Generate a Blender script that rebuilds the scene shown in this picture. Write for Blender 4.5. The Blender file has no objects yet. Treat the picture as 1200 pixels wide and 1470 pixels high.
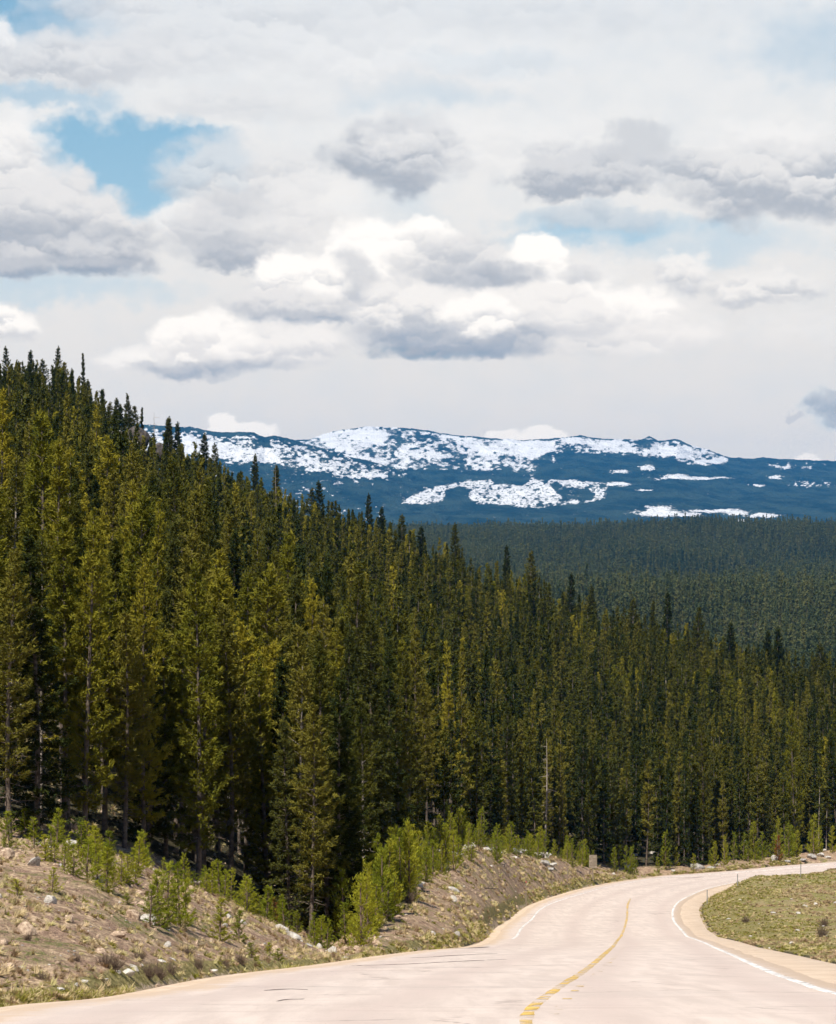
import bpy, math, random
import numpy as np
from mathutils import Vector
R = math.radians
rng = np.random.default_rng(11)
random.seed(7)
sc = bpy.context.scene
COL = sc.collection

# ------------------------------------------------------------------ camera
F = 4000.0            # focal length in units of a 1200 wide frame (a 120 mm lens)
HZ = 880.0            # row of the horizon in that frame
cd = bpy.data.cameras.new("camera"); cam = bpy.data.objects.new("camera", cd); COL.objects.link(cam)
cd.sensor_fit = 'HORIZONTAL'; cd.sensor_width = 36; cd.lens = 36 * F / 1200
cd.shift_y = (HZ - 735) / 1200
cd.clip_start = 0.5; cd.clip_end = 90000
cam.location = (0, 0, 0); cam.rotation_euler = (R(90), 0, 0)
sc.camera = cam

# ------------------------------------------------------------------ sun + exposure
SUN_EL, SUN_AZ = 56.0, 206.0      # azimuth clockwise from +Y (the view direction): behind the camera, to the left
sd = Vector((math.sin(R(SUN_AZ)) * math.cos(R(SUN_EL)), math.cos(R(SUN_AZ)) * math.cos(R(SUN_EL)), math.sin(R(SUN_EL))))
ld = bpy.data.lights.new("sun", 'SUN'); ld.energy = 5.0; ld.angle = R(0.5); ld.color = (1.0, 0.94, 0.84)
sun = bpy.data.objects.new("sun", ld); COL.objects.link(sun)
sun.rotation_euler = (-sd).to_track_quat('-Z', 'Y').to_euler()
sc.view_settings.view_transform = 'Standard'; sc.view_settings.look = 'None'
sc.view_settings.exposure = 0.36; sc.view_settings.gamma = 1.0; sc.view_settings.use_curve_mapping = False
sc.render.engine = 'CYCLES'
sc.cycles.use_denoising = True
sc.cycles.use_adaptive_sampling = True; sc.cycles.adaptive_threshold = 0.02; sc.cycles.adaptive_min_samples = 12
sc.cycles.max_bounces = 5; sc.cycles.diffuse_bounces = 1; sc.cycles.transmission_bounces = 3
sc.cycles.volume_bounces = 0; sc.cycles.transparent_max_bounces = 4
sc.cycles.caustics_reflective = False; sc.cycles.caustics_refractive = False

# ------------------------------------------------------------------ node helper
class NT:
    def __init__(s, nt): s.t = nt; s.n = nt.nodes; s.l = nt.links
    def put(s, sock, v):
        if hasattr(v, 'is_output'): s.l.new(v, sock)
        else:
            if isinstance(v, (tuple, list)) and len(v) == 3 and sock.type == 'RGBA': v = (*v, 1)
            sock.default_value = v
    def m(s, op, a, b=None, c=None, clamp=False):
        k = s.n.new('ShaderNodeMath'); k.operation = op; k.use_clamp = clamp
        for i, v in enumerate((a, b, c)):
            if v is not None: s.put(k.inputs[i], v)
        return k.outputs[0]
    def vm(s, op, a, b=None):
        k = s.n.new('ShaderNodeVectorMath'); k.operation = op
        s.put(k.inputs[0], a)
        if b is not None: s.put(k.inputs[1], b)
        return k.outputs[0]
    def mr(s, v, a, b, c=0.0, d=1.0, smooth=True):
        k = s.n.new('ShaderNodeMapRange'); k.interpolation_type = 'SMOOTHSTEP' if smooth else 'LINEAR'
        for i, x in zip((0, 1, 2, 3, 4), (v, a, b, c, d)): s.put(k.inputs[i], x)
        return k.outputs[0]
    def mix(s, f, a, b):
        k = s.n.new('ShaderNodeMix'); k.data_type = 'RGBA'
        s.put(k.inputs[0], f); s.put(k.inputs[6], a); s.put(k.inputs[7], b)
        return k.outputs[2]
    def noise(s, vec, scale, detail=3, rough=0.5, col=False, dist=0.0):
        k = s.n.new('ShaderNodeTexNoise'); s.put(k.inputs['Vector'], vec)
        k.inputs['Scale'].default_value = scale; k.inputs['Detail'].default_value = detail
        k.inputs['Roughness'].default_value = rough; k.inputs['Distortion'].default_value = dist
        return k.outputs[1] if col else k.outputs[0]
    def xyz(s, x, y, z):
        k = s.n.new('ShaderNodeCombineXYZ')
        for i, v in enumerate((x, y, z)): s.put(k.inputs[i], v)
        return k.outputs[0]
    def sep(s, v):
        k = s.n.new('ShaderNodeSeparateXYZ'); s.put(k.inputs[0], v); return k.outputs
    def attr(s, name, which=2):
        k = s.n.new('ShaderNodeAttribute'); k.attribute_name = name; return k.outputs[which]

# ------------------------------------------------------------------ world: blue sky with cumulus
w = bpy.data.worlds.new("World"); sc.world = w; w.use_nodes = True
w.cycles.sampling_method = 'MANUAL'; w.cycles.sample_map_resolution = 512
W = NT(w.node_tree); W.n.clear()
sky = W.n.new('ShaderNodeTexSky'); sky.sky_type = 'NISHITA'; sky.sun_disc = False
sky.sun_elevation = R(SUN_EL); sky.sun_rotation = R(SUN_AZ); sky.altitude = 2600; sky.air_density = 1.0; sky.dust_density = 0.6
geo = W.n.new('ShaderNodeTexCoord').outputs['Generated']
dx, dy, dz = W.sep(geo)
az = W.m('ARCTAN2', dx, dy); el = W.m('ARCSINE', dz)
U = W.m('MULTIPLY_ADD', az, F, 600.0)         # azimuth, 4000 units per radian
V = W.m('MULTIPLY', el, F)                     # elevation
base = W.xyz(W.m('MULTIPLY', U, 0.01), W.m('MULTIPLY', V, 0.013), 0.0)
SKYLOW, SKYHIGH = (1.38, 1.20, 0.96), (0.90, 0.90, 0.89)
n1 = W.noise(base, 0.9, 4, 0.55, col=True)
n2 = W.noise(base, 3.2, 5, 0.62, col=True)
n3 = W.noise(base, 1.5, 6, 0.56)
s1 = W.sep(n1); s2 = W.sep(n2)
Uw = W.m('ADD', U, W.m('ADD', W.m('MULTIPLY_ADD', s1[0], 110.0, -55.0), W.m('MULTIPLY_ADD', s2[0], 46.0, -23.0)))
Vw = W.m('ADD', V, W.m('ADD', W.m('MULTIPLY_ADD', s1[1], 60.0, -30.0), W.m('MULTIPLY_ADD', s2[1], 36.0, -18.0)))
Uc = W.m('ADD', U, W.m('ADD', W.m('MULTIPLY_ADD', s1[0], 44.0, -22.0), W.m('MULTIPLY_ADD', s2[0], 30.0, -15.0)))
Vc = W.m('ADD', V, W.m('ADD', W.m('MULTIPLY_ADD', s1[1], 26.0, -13.0), W.m('MULTIPLY_ADD', s2[1], 24.0, -12.0)))
def puffs(scale, off):
    """billows: height inside a rounded cell and how high up on it a place lies"""
    v = W.n.new('ShaderNodeTexVoronoi'); v.feature = 'SMOOTH_F1'; v.inputs['Scale'].default_value = scale
    v.inputs['Smoothness'].default_value = 0.25; v.inputs['Detail'].default_value = 0
    q = W.vm('ADD', base, W.vm('MULTIPLY', n2, (off, off, 0.0))); W.put(v.inputs['Vector'], q)
    up = W.sep(W.vm('SUBTRACT', q, v.outputs['Position']))[1]
    return W.m('SUBTRACT', 0.42, v.outputs['Distance']), W.m('MULTIPLY', up, scale)
b1, u1 = puffs(1.7, 0.55); b2, u2 = puffs(4.2, 0.35)
nn = W.m('SUBTRACT', n3, 0.5)
sh_n = W.m('ADD', W.m('MULTIPLY', nn, 0.95), W.m('MULTIPLY_ADD', b1, 0.9, W.m('MULTIPLY', b2, 0.45)))
sh_t = W.m('ADD', W.m('MULTIPLY', nn, 0.30), W.m('MULTIPLY_ADD', u1, 0.50, W.m('MULTIPLY', u2, 0.20)))
sk = W.vm('MULTIPLY', sky.outputs[0], (0.078, 0.105, 0.118))
blue = W.mix(W.mr(V, 1000.0, 350.0), (0.19, 0.41, 0.56), (0.40, 0.57, 0.67))
blue = W.mix(0.2, blue, sk)
veil = W.mix(W.mr(V, 700.0, 330.0), (0.80, 0.80, 0.79), (0.75, 0.745, 0.73))
veil = W.mix(W.mr(n3, 0.35, 0.7, 0, 0.35), veil, (0.66, 0.70, 0.73))
col = veil
def spot(cx, cy, rx, rt, rb, soft, k, U_, V_, amp=0.35):
    """1 inside an uneven ellipse (centre, half width, half height above and below the centre), 0 outside"""
    vy = HZ - cy
    a = W.m('MULTIPLY_ADD', U_, 1 / rx, -cx / rx)
    q = W.m('MAXIMUM', W.m('MULTIPLY_ADD', V_, 1 / rt, -vy / rt), W.m('MULTIPLY_ADD', V_, -1 / rb, vy / rb))
    r2 = W.m('MULTIPLY_ADD', a, a, W.m('MULTIPLY', q, q))
    f = W.m('MULTIPLY_ADD', sh_n, amp * 1.3, W.m('SUBTRACT', 1.22, r2))
    return W.mr(f, 0.0, soft, 0.0, k)
# openings in the high veil where blue shows
for (cx, cy, rx, rt, rb, soft, k) in [
    (190, 232, 200, 66, 66, 0.8, 1.0), (190, 292, 100, 50, 44, 0.9, 1.0), (60, 215, 110, 35, 40, 1.0, 0.6), (40, 40, 150, 60, 55, 1.0, 0.95), (60, 155, 130, 22, 20, 1.2, .6),
    (870, 322, 170, 30, 30, 1.2, 0.7), (800, 348, 120, 18, 18, 1.2, 0.5), (600, 150, 150, 30, 26, 1.3, .3), (690, 98, 150, 22, 22, 1.3, 0.3),
    (60, 418, 260, 28, 30, 1.3, 0.5), (1180, 90, 150, 80, 60, 1.5, 0.4), (1000, 350, 260, 40, 40, 1.4, 0.45), (560, 300, 90, 40, 40, 1.5, 0.25), (1195, 590, 50, 34, 30, 1.3, 0.5)]:
    col = W.mix(spot(cx, cy, rx, rt, rb, soft, k, Uw, Vw, 0.5), col, blue)
def cloud(cx, cy, rx, rt, rb, soft, k, top, bot, kind=0, s0=0.1, s1_=0.75, amp=0.35):
    """one cloud: lit top, grey flat underside"""
    global col
    U_, V_ = (Uc, Vc) if kind else (Uw, Vw)
    a = spot(cx, cy, rx, rt, rb, soft * (1.35 if kind else 1), k, U_, V_, amp * (1.55 if kind else 1.2))
    if s0 < 0 and s0 > -.5: s0 += .14; s1_ += .22
    v0 = HZ - cy - rb; hh = rt + rb
    t = W.m('ADD', sh_t, W.m('MULTIPLY_ADD', V_, 1 / hh, -v0 / hh))
    c = W.mix(W.mr(t, s0, s1_), bot, top)
    col = W.mix(a, col, c)
G1 = (0.51, 0.525, 0.55); G2 = (0.37, 0.395, 0.435); G3 = (0.31, 0.35, 0.41); G4 = (0.24, 0.31, 0.38)
W0 = (0.97, 0.96, 0.94); W1 = (0.87, 0.86, 0.845); W2 = (0.76, 0.755, 0.75); W3 = (0.65, 0.655, 0.665)
# soft high and middle clouds
cloud(300, 60, 330, 70, 60, 1.2, 0.5, W2, G1)
cloud(700, 30, 420, 60, 50, 1.4, 0.3, W2, G1)
cloud(150, 30, 120, 26, 24, 1.2, 0.7, W2, W3)
cloud(90, 108, 150, 50, 40, 0.9, 0.9, W2, G1, 0, 0.0, 0.8)
cloud(190, 95, 130, 45, 45, 1.0, 0.7, W2, W3)
cloud(8, 80, 24, 46, 30, 0.6, 0.95, W1, W3, 1)
cloud(560, 100, 330, 70, 60, 1.3, 0.6, W1, W2)
cloud(330, 165, 160, 36, 26, 1.3, 0.7, W2, W3)
cloud(350, 265, 140, 75, 60, 0.9, 0.75, W2, G1, 0, 0.0, 0.8)
cloud(270, 318, 62, 30, 34, 0.6, 0.9, W1, W3, 1)
cloud(350, 335, 120, 60, 60, 0.9, 0.8, W3, G1)
cloud(345, 365, 70, 30, 32, 0.8, 0.85, G1, G2)
cloud(460, 330, 130, 90, 80, 1.1, 0.6, W1, W2)
cloud(570, 232, 105, 66, 62, 0.8, 0.9, W3, G2, 0, 0.15, 0.95)
cloud(560, 215, 50, 22, 20, 1.0, 0.6, W1, W2)
cloud(740, 220, 190, 60, 60, 1.3, 0.6, W1, W2)
cloud(820, 262, 110, 55, 36, 0.7, 0.9, W3, G2, 0, 0.0, 0.8)
cloud(860, 315, 110, 24, 28, 1.1, 0.6, W3, G1)
cloud(920, 215, 60, 45, 36, 0.9, 0.6, G1, G1)
cloud(1000, 250, 100, 34, 36, 0.9, 0.7, W3, G2)
cloud(1120, 275, 170, 80, 62, 0.9, 0.85, W2, G2, 0, 0.1, 0.85)
cloud(1100, 205, 110, 36, 30, 1.1, 0.8, W1, W2)
cloud(985, 392, 50, 30, 38, 0.8, 0.85, W1, G1)
cloud(1095, 425, 85, 36, 26, 0.9, 0.75, W1, G1)
cloud(1150, 480, 120, 30, 30, 1.3, 0.4, W1, W2)
# the big cumulus on the left
cloud(15, 260, 82, 92, 90, 0.5, 1.0, W1, W3, 1, 0.1, 0.8)
cloud(40, 330, 130, 105, 75, 0.5, 1.0, W2, G1, 1, 0.1, 0.9)
cloud(130, 350, 95, 76, 52, 0.5, 1.0, W2, G1, 1, 0.1, 0.9)
cloud(60, 350, 170, 36, 40, 1.0, 0.75, G1, G2, 0, 0.1, 0.9)
cloud(110, 378, 125, 34, 24, 0.8, 0.9, W3, G2, 0, 0.1, 0.9)
cloud(60, 393, 180, 18, 14, 0.8, 0.9, G1, G3, 1, 0.1, 0.8)
cloud(10, 475, 52, 34, 22, 0.6, 1.0, W0, W3, 1, 0, 0.7)
# the middle cumulus: a broad bright mass, then its puffs, back to front
cloud(650, 435, 330, 90, 78, 1.1, 0.9, W1, W3, 0, 0.05, 0.7)
cloud(880, 460, 170, 60, 55, 0.9, 0.9, W1, W2, 1, 0.0, 0.6)
cloud(540, 375, 84, 62, 70, 0.4, 1.0, W0, W2, 1, -0.1, 0.5)
cloud(600, 350, 62, 36, 50, 0.4, 1.0, W0, W2, 1, -0.1, 0.5)
cloud(500, 400, 46, 44, 50, 0.6, 0.9, W3, G1, 1, 0.0, 0.7)
cloud(430, 410, 80, 48, 46, 0.5, 1.0, W0, W3, 1, 0.0, 0.6)
cloud(765, 385, 54, 48, 42, 0.35, 1.0, W0, W1, 1, -0.2, 0.3)
cloud(650, 372, 100, 40, 44, 0.8, 0.9, W2, G1, 1, 0.1, 0.9)
cloud(690, 400, 110, 26, 22, 0.8, 0.85, G1, G2, 1, 0.1, 0.9)
cloud(830, 400, 40, 16, 14, 0.9, 0.7, W3, G1, 1, 0.1, 0.9)
cloud(410, 440, 105, 34, 24, 0.6, 0.95, W2, G1, 1, 0.1, 0.8)
cloud(430, 460, 110, 12, 10, 0.9, 0.85, G1, G3, 1, 0.1, 0.8)
cloud(870, 450, 100, 44, 52, 0.45, 1.0, W0, W2, 1, -0.1, 0.5)
cloud(930, 490, 110, 34, 26, 0.7, 0.8, W1, W2, 1, 0.0, 0.6)
cloud(780, 450, 130, 40, 48, 0.5, 1.0, W1, W3, 1, 0.0, 0.8)
cloud(590, 455, 100, 50, 50, 0.6, 0.9, W1, G1, 1, 0.1, 0.8)
cloud(660, 492, 170, 34, 28, 0.7, 0.95, G1, G3, 1, 0.15, 0.9)
cloud(600, 508, 105, 15, 15, 0.7, 0.95, G2, G4, 1, 0.1, 0.8)
cloud(690, 458, 62, 34, 30, 0.45, 1.0, W0, W3, 1, 0.0, 0.6)
cloud(860, 500, 90, 18, 14, 0.9, 0.6, W2, G1, 1)
# the low one in front, left of it
cloud(400, 500, 120, 40, 36, 0.6, 1.0, W1, W3, 1, 0.0, 0.6)
cloud(300, 490, 88, 46, 40, 0.45, 1.0, W0, W2, 1, -0.1, 0.5)
cloud(190, 518, 55, 20, 18, 0.9, 0.8, W0, W2, 1)
cloud(285, 530, 90, 16, 18, 0.9, 0.95, G1, G3, 1, 0.1, 0.9)
cloud(390, 524, 70, 12, 14, 1.0, 0.7, G1, G3, 1, 0.1, 0.9)
# small bright heads along the horizon
cloud(320, 608, 28, 16, 60, 0.45, 0.95, W0, W1, 1, -.6, .2)
cloud(360, 618, 48, 16, 60, 0.45, 0.95, W0, W1, 1)
cloud(730, 632, 40, 12, 60, 0.5, 0.95, W0, W1, 1)
cloud(782, 630, 40, 16, 60, 0.4, 0.95, W0, W1, 1)
cloud(1150, 664, 24, 10, 60, 0.5, 0.8, W0, W1, 1)
cloud(1195, 588, 40, 30, 26, 0.9, 0.8, G1, G2)
cloud(1145, 602, 14, 8, 8, 0.9, 0.6, G1, G1)
# nearer the horizon the sky is a little brighter and warmer
kf = W.mr(V, 60.0, 900.0, 0.0, 1.0, False)
col = W.vm('MULTIPLY', col, W.mix(kf, SKYLOW, SKYHIGH))
bgA = W.n.new('ShaderNodeBackground'); W.put(bgA.inputs[0], col); bgA.inputs[1].default_value = 1.0
# the rest of the sky, outside the part modelled cloud by cloud
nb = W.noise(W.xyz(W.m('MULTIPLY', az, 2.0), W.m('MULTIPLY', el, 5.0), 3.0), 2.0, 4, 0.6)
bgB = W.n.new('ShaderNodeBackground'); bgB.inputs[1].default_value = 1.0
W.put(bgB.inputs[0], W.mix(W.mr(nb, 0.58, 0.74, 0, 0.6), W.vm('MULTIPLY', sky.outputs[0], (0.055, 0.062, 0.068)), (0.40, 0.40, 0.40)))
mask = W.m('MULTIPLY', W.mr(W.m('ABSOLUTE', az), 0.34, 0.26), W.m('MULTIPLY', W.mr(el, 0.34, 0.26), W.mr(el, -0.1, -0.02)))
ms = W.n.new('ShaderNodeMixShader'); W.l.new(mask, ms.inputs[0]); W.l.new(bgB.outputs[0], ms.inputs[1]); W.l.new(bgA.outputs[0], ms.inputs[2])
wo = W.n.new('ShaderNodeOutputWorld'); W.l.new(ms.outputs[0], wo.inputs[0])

# ------------------------------------------------------------------ numpy noise
_lat = rng.random((256, 256))
def vnoise(x, y):
    xi = np.floor(x).astype(int); yi = np.floor(y).astype(int); fx = x - xi; fy = y - yi
    fx = fx * fx * (3 - 2 * fx); fy = fy * fy * (3 - 2 * fy)
    g = lambda i, j: _lat[(xi + i) & 255, (yi + j) & 255]
    return (g(0, 0) * (1 - fx) + g(1, 0) * fx) * (1 - fy) + (g(0, 1) * (1 - fx) + g(1, 1) * fx) * fy
def fbm(x, y, o=4):
    s = 0; a = 1; t = 0
    for i in range(o):
        s = s + a * (vnoise(x * 2 ** i + 17 * i, y * 2 ** i + 31 * i) - 0.5); t += a; a *= 0.55
    return s / t * 2
def sstep(x, a, b):
    t = np.clip((x - a) / (b - a), 0, 1); return t * t * (3 - 2 * t)

# ------------------------------------------------------------------ terrain
_py = [1237, 1247, 1255, 1262, 1272, 1285, 1300, 1320, 1345, 1360, 1372, 1395, 1422, 1440, 1467]
_pd = [300, 290, 280, 268, 248, 222, 195, 172, 140, 99, 72, 50, 38, 32.5, 27]
_rz = [-(a - HZ) / F * d for a, d in zip(_py, _pd)]
RD = np.array([-100, 0, 12] + _pd[::-1] + [340, 20000.0])
RZ = np.array([-1.25, -1.45, -2.55] + _rz[::-1] + [-27.6, -27.6])
def zr(Y): return np.interp(Y, RD, RZ)              # height of the road along its way down
def depth(py): return np.interp(py, _py, _pd)
def PX(px, D): return (px - 600) / F * D
# columns: direction, road edge distance, crest of the bank (distance, row), forest edge (distance, row), ridge row of the tree tops
COLS = np.array([
    [-1400, 24, 48, 1185, 80, 1170, 420],
    [-300, 27, 55, 1195, 82, 1180, 452],
    [0, 31.5, 62, 1216, 85, 1206, 506],
    [80, 33, 64, 1222, 87, 1218, 508],
    [130, 34.2, 66, 1228, 88, 1228, 545],
    [200, 37.5, 69, 1250, 90, 1245, 602],
    [250, 41, 72, 1266, 92, 1264, 618],
    [330, 46, 76, 1300, 96, 1295, 655],
    [400, 52, 80, 1332, 100, 1328, 685],
    [480, 60, 86, 1366, 105, 1352, 706],
    [510, 66, 94, 1350, 116, 1325, 716],
    [545, 74, 118, 1300, 146, 1264, 728],
    [600, 83, 150, 1258, 175, 1243, 752],
    [650, 95, 180, 1243, 205, 1229, 768],
    [700, 135, 205, 1235, 232, 1223, 790],
    [750, 188, 228, 1240, 250, 1230, 808],
    [800, 222, 245, 1244, 264, 1237, 826],
    [850, 248, 258, 1251, 276, 1243, 846],
    [900, 265, 272, 1255, 286, 1248, 862],
    [1000, 282, 286, 1252, 298, 1246, 884],
    [1100, 292, 296, 1244, 308, 1238, 918],
    [1200, 300, 304, 1237, 318, 1230, 938],
    [1400, 318, 322, 1228, 336, 1222, 962],
    [2600, 330, 334, 1222, 350, 1216, 990]], float)
TH = 11.0                                          # mean tree height
RIDGE = 480.0
def col_knots():
    D, Z = [], []
    for c in COLS:
        px, e1, cD, cy, d0, yb, yr = c
        d = [e1, (e1 * .5 + cD * .5), cD, d0]
        zc = -(cy - HZ) / F * cD; ze = float(zr(e1))
        z = [ze, ze * .45 + zc * .55 + 0.15, zc, -(yb - HZ) / F * d0]
        tip0 = yb - TH * F / d0
        for t in (.15, .3, .45, .6, .75, .9, 1.0):
            dd = d0 + (RIDGE - d0) * t
            tip = tip0 + (yr + 10 - tip0) * t
            d.append(dd); z.append((HZ - tip) / F * dd - TH)
        zq = z[-1]
        d += [540, 700, 900]; z += [zq - 9, min(zq - 40, -48), -46]
        for dd, tip in ((1000, 940), (1250, 905), (1500, 872), (1750, 853), (2100, 826), (2350, 824), (2700, 800), (3100, 786), (3500, 766), (4000, 757), (4300, 756)):
            zz = (HZ - tip) / F * dd - 13
            d.append(dd); z.append(zz)
        d += [5200, 7000, 60000]; z += [70, 60, 60]
        D.append(d); Z.append(z)
    return np.array(D), np.array(Z)
KD, KZ = col_knots()
POLY_L = [(0, 1447), (150, 1432), (300, 1405), (450, 1387), (600, 1366), (680, 1357), (710, 1335), (750, 1305), (800, 1285), (850, 1272), (900, 1263.5), (950, 1257), (1050, 1250), (1200, 1237)]
POLY_R = [(1200, 1386), (1100, 1363), (1060, 1353), (1030, 1345), (1012, 1333), (1005, 1320), (1001, 1308), (1003, 1298), (1020, 1285), (1060, 1272), (1130, 1262.5), (1200, 1255)]
edgeL = [(-7.5, -80), (-5.8, 0), (-5.2, 20)] + [(PX(a, depth(b)), float(depth(b))) for a, b in POLY_L] + [(110, 345), (260, 400)]
edgeR = [(9.2, -80), (8.4, 0), (8.0, 25), (7.9, 40)] + [(PX(a, depth(b)), float(depth(b))) for a, b in POLY_R] + [(100, 322), (262, 384)]
ROADP = np.array(edgeL + edgeR[::-1])
def poly_sd(X, Y, P):
    """signed distance to a polygon: negative inside"""
    d = np.full(X.shape, 1e18); ins = np.zeros(X.shape, bool)
    n = len(P)
    for i in range(n):
        ax, ay = P[i]; bx, by = P[(i + 1) % n]
        ex, ey = bx - ax, by - ay
        t = np.clip(((X - ax) * ex + (Y - ay) * ey) / (ex * ex + ey * ey + 1e-12), 0, 1)
        d = np.minimum(d, (X - ax - t * ex) ** 2 + (Y - ay - t * ey) ** 2)
        c = ((ay > Y) != (by > Y)) & (X < (bx - ax) * (Y - ay) / (by - ay + 1e-12) + ax)
        ins ^= c
    d = np.sqrt(d); return np.where(ins, -d, d)
def H0(X, Y):
    """natural ground height and the fraction of the way from the road edge"""
    Yc = np.maximum(Y, 18.0)
    px = 600 + F * X / Yc
    k = np.clip(np.searchsorted(COLS[:, 0], px) - 1, 0, len(COLS) - 2)
    f = np.clip((px - COLS[k, 0]) / (COLS[k + 1, 0] - COLS[k, 0]), 0, 1)
    z = zr(Y).copy() if np.ndim(Y) else np.array([zr(Y)])
    kd = KD[k] * (1 - f)[:, None] + KD[k + 1] * f[:, None]
    kz = KZ[k] * (1 - f)[:, None] + KZ[k + 1] * f[:, None]
    m = Y > kd[:, 0]
    for j in range(KD.shape[1] - 1):
        a, b = kd[:, j], kd[:, j + 1]
        s = (Y >= a) & (Y < b)
        t = (Y - a) / (b - a)
        z = np.where(s, kz[:, j] * (1 - t) + kz[:, j + 1] * t, z)
    return z, m, kd
def H(X, Y, full=False):
    X = np.atleast_1d(np.asarray(X, float)); Y = np.atleast_1d(np.asarray(Y, float))
    z, m, kd = H0(X, Y)
    sd_ = np.where((Y < 420) & (np.abs(X) < 300), poly_sd(X, Y, ROADP), 200.0)
    road = zr(Y)
    off = np.clip(sd_, 0, 1e9)
    nz = 0.13 * fbm(X * 1.3, Y * 0.6, 4) + 0.30 * fbm(X * .16, Y * .08, 3) * sstep(Y, 20, 80)
    nz = nz + 2.2 * fbm(X * .02 + 9, Y * .014, 3) * sstep(Y, 110, 200) + (24 * fbm(X * .0022 + 3, Y * .0020 + 8, 4) + 6 * fbm(X * .011 + 3, Y * .008 + 8, 2)) * sstep(Y, 900, 1500)
    right = (~m) & (sd_ > 0) & (X > 0)
    z = z + nz * sstep(off, 0.1, 3.0) * np.where(right, 0.8, 1.0) + np.where(right, 0.35 * sstep(off, 1, 12), 0)
    inside = road - 0.16
    z = np.where(sd_ < 0.5, inside + (np.maximum(z, road - .16) - inside) * sstep(sd_, -0.05, 0.5), z)
    return (z, m, kd, sd_) if full else z
def H1(x, y): return float(H(x, y)[0])
def hit(px, py, dmin=None):
    """distance at which the ground crosses the line of sight through a place of the frame"""
    D = np.concatenate([np.arange(22, 330, 0.5), np.arange(330, 520, 2)])
    if dmin: D = D[D >= dmin]
    q = HZ - H(PX(px, D), D) * F / D
    i = np.argmax(q <= py)
    return float(D[i])

def mesh_from(name, verts, faces=None, quads=None, tris=None, mat_idx=None, smooth=False):
    me = bpy.data.meshes.new(name)
    v = np.asarray(verts, np.float32)
    parts = []
    if quads is not None and len(quads): parts.append((np.asarray(quads, np.int32), 4))
    if tris is not None and len(tris): parts.append((np.asarray(tris, np.int32), 3))
    me.vertices.add(len(v)); me.vertices.foreach_set('co', v.ravel())
    loops = np.concatenate([p.ravel() for p, _ in parts]); tot = np.concatenate([np.full(len(p), n, np.int32) for p, n in parts])
    st = np.concatenate([[0], np.cumsum(tot)[:-1]]).astype(np.int32)
    me.loops.add(len(loops)); me.loops.foreach_set('vertex_index', loops)
    me.polygons.add(len(tot)); me.polygons.foreach_set('loop_start', st)
    try: me.polygons.foreach_set('loop_total', tot)
    except Exception: pass
    if mat_idx is not None: me.polygons.foreach_set('material_index', np.asarray(mat_idx, np.int32))
    if smooth: me.polygons.foreach_set('use_smooth', np.ones(len(tot), bool))
    me.update(calc_edges=True)
    return me
def link(name, me, mat=None, parent=None, **props):
    o = bpy.data.objects.new(name, me); COL.objects.link(o)
    if mat is not None:
        for mm in (mat if isinstance(mat, (list, tuple)) else [mat]): me.materials.append(mm)
    if parent is not None: o.parent = parent
    for k, v in props.items(): o[k] = v
    return o
def grid_quads(nr, nc):
    i = np.arange(nr - 1)[:, None] * nc + np.arange(nc - 1)[None, :]
    return np.stack([i, i + 1, i + nc + 1, i + nc], -1).reshape(-1, 4)
def add_attr(me, name, vals):
    a = me.attributes.new(name, 'FLOAT', 'POINT'); a.data.foreach_set('value', np.asarray(vals, np.float32))

# ------------------------------------------------------------------ materials
def new_mat(name):
    m = bpy.data.materials.new(name); m.use_nodes = True
    t = NT(m.node_tree); t.n.clear()
    out = t.n.new('ShaderNodeOutputMaterial'); return m, t, out
def principled(t, out, colour, rough=0.9, spec=0.2, bump=None, bd=0.1, bs=1.0):
    p = t.n.new('ShaderNodeBsdfPrincipled'); t.put(p.inputs['Base Color'], colour); t.put(p.inputs['Roughness'], rough)
    p.inputs['Specular IOR Level'].default_value = spec
    if bump is not None:
        b = t.n.new('ShaderNodeBump'); b.inputs['Distance'].default_value = bd; b.inputs['Strength'].default_value = bs
        t.put(b.inputs['Height'], bump); t.l.new(b.outputs[0], p.inputs['Normal'])
    t.l.new(p.outputs[0], out.inputs[0]); return p
def pos(t): return t.n.new('ShaderNodeNewGeometry').outputs['Position']
def objc(t): return t.n.new('ShaderNodeTexCoord').outputs['Object']
def simple(name, c1, c2, scale=8.0, rough=0.8, bump=0.02, spec=0.2):
    m, t, o = new_mat(name); p = objc(t)
    n = t.noise(p, scale, 5, 0.6)
    principled(t, o, t.mix(t.mr(n, 0.3, 0.7), c1, c2), rough, spec, n, bump, 0.6)
    return m

# ground
mG, t, o = new_mat('ground'); P = pos(t)
bank = t.attr('bank'); grs = t.attr('grass'); mead = t.attr('meadow'); sand = t.attr('sand')
Pst = t.vm('MULTIPLY', P, (1.0, 0.5, 1.0))
na = t.noise(Pst, 2.4, 6, 0.65); nb_ = t.noise(Pst, 9.0, 5, 0.65); nc = t.noise(P, 0.5, 4, 0.6); nd = t.noise(Pst, 30.0, 3, 0.6)
straw = t.mix(t.mr(nb_, 0.35, 0.65), (0.26, 0.175, 0.11), (0.68, 0.50, 0.33))
dirt = t.mix(t.mr(nd, 0.3, 0.7), (0.15, 0.09, 0.06), (0.50, 0.34, 0.24))
bcol = t.mix(t.mr(na, 0.42, 0.58), dirt, straw)
st2 = t.noise(t.vm('MULTIPLY', P, (0.5, 0.25, 1.6)), 7.0, 4, 0.7); bcol = t.mix(t.mr(st2, 0.52, 0.68, 0, .75), bcol, (0.12, 0.075, 0.05))
bcol = t.mix(t.m('MULTIPLY', t.mr(nc, 0.5, 0.64), t.mr(nb_, .4, .6)), bcol, (0.14, 0.15, 0.045))
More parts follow.
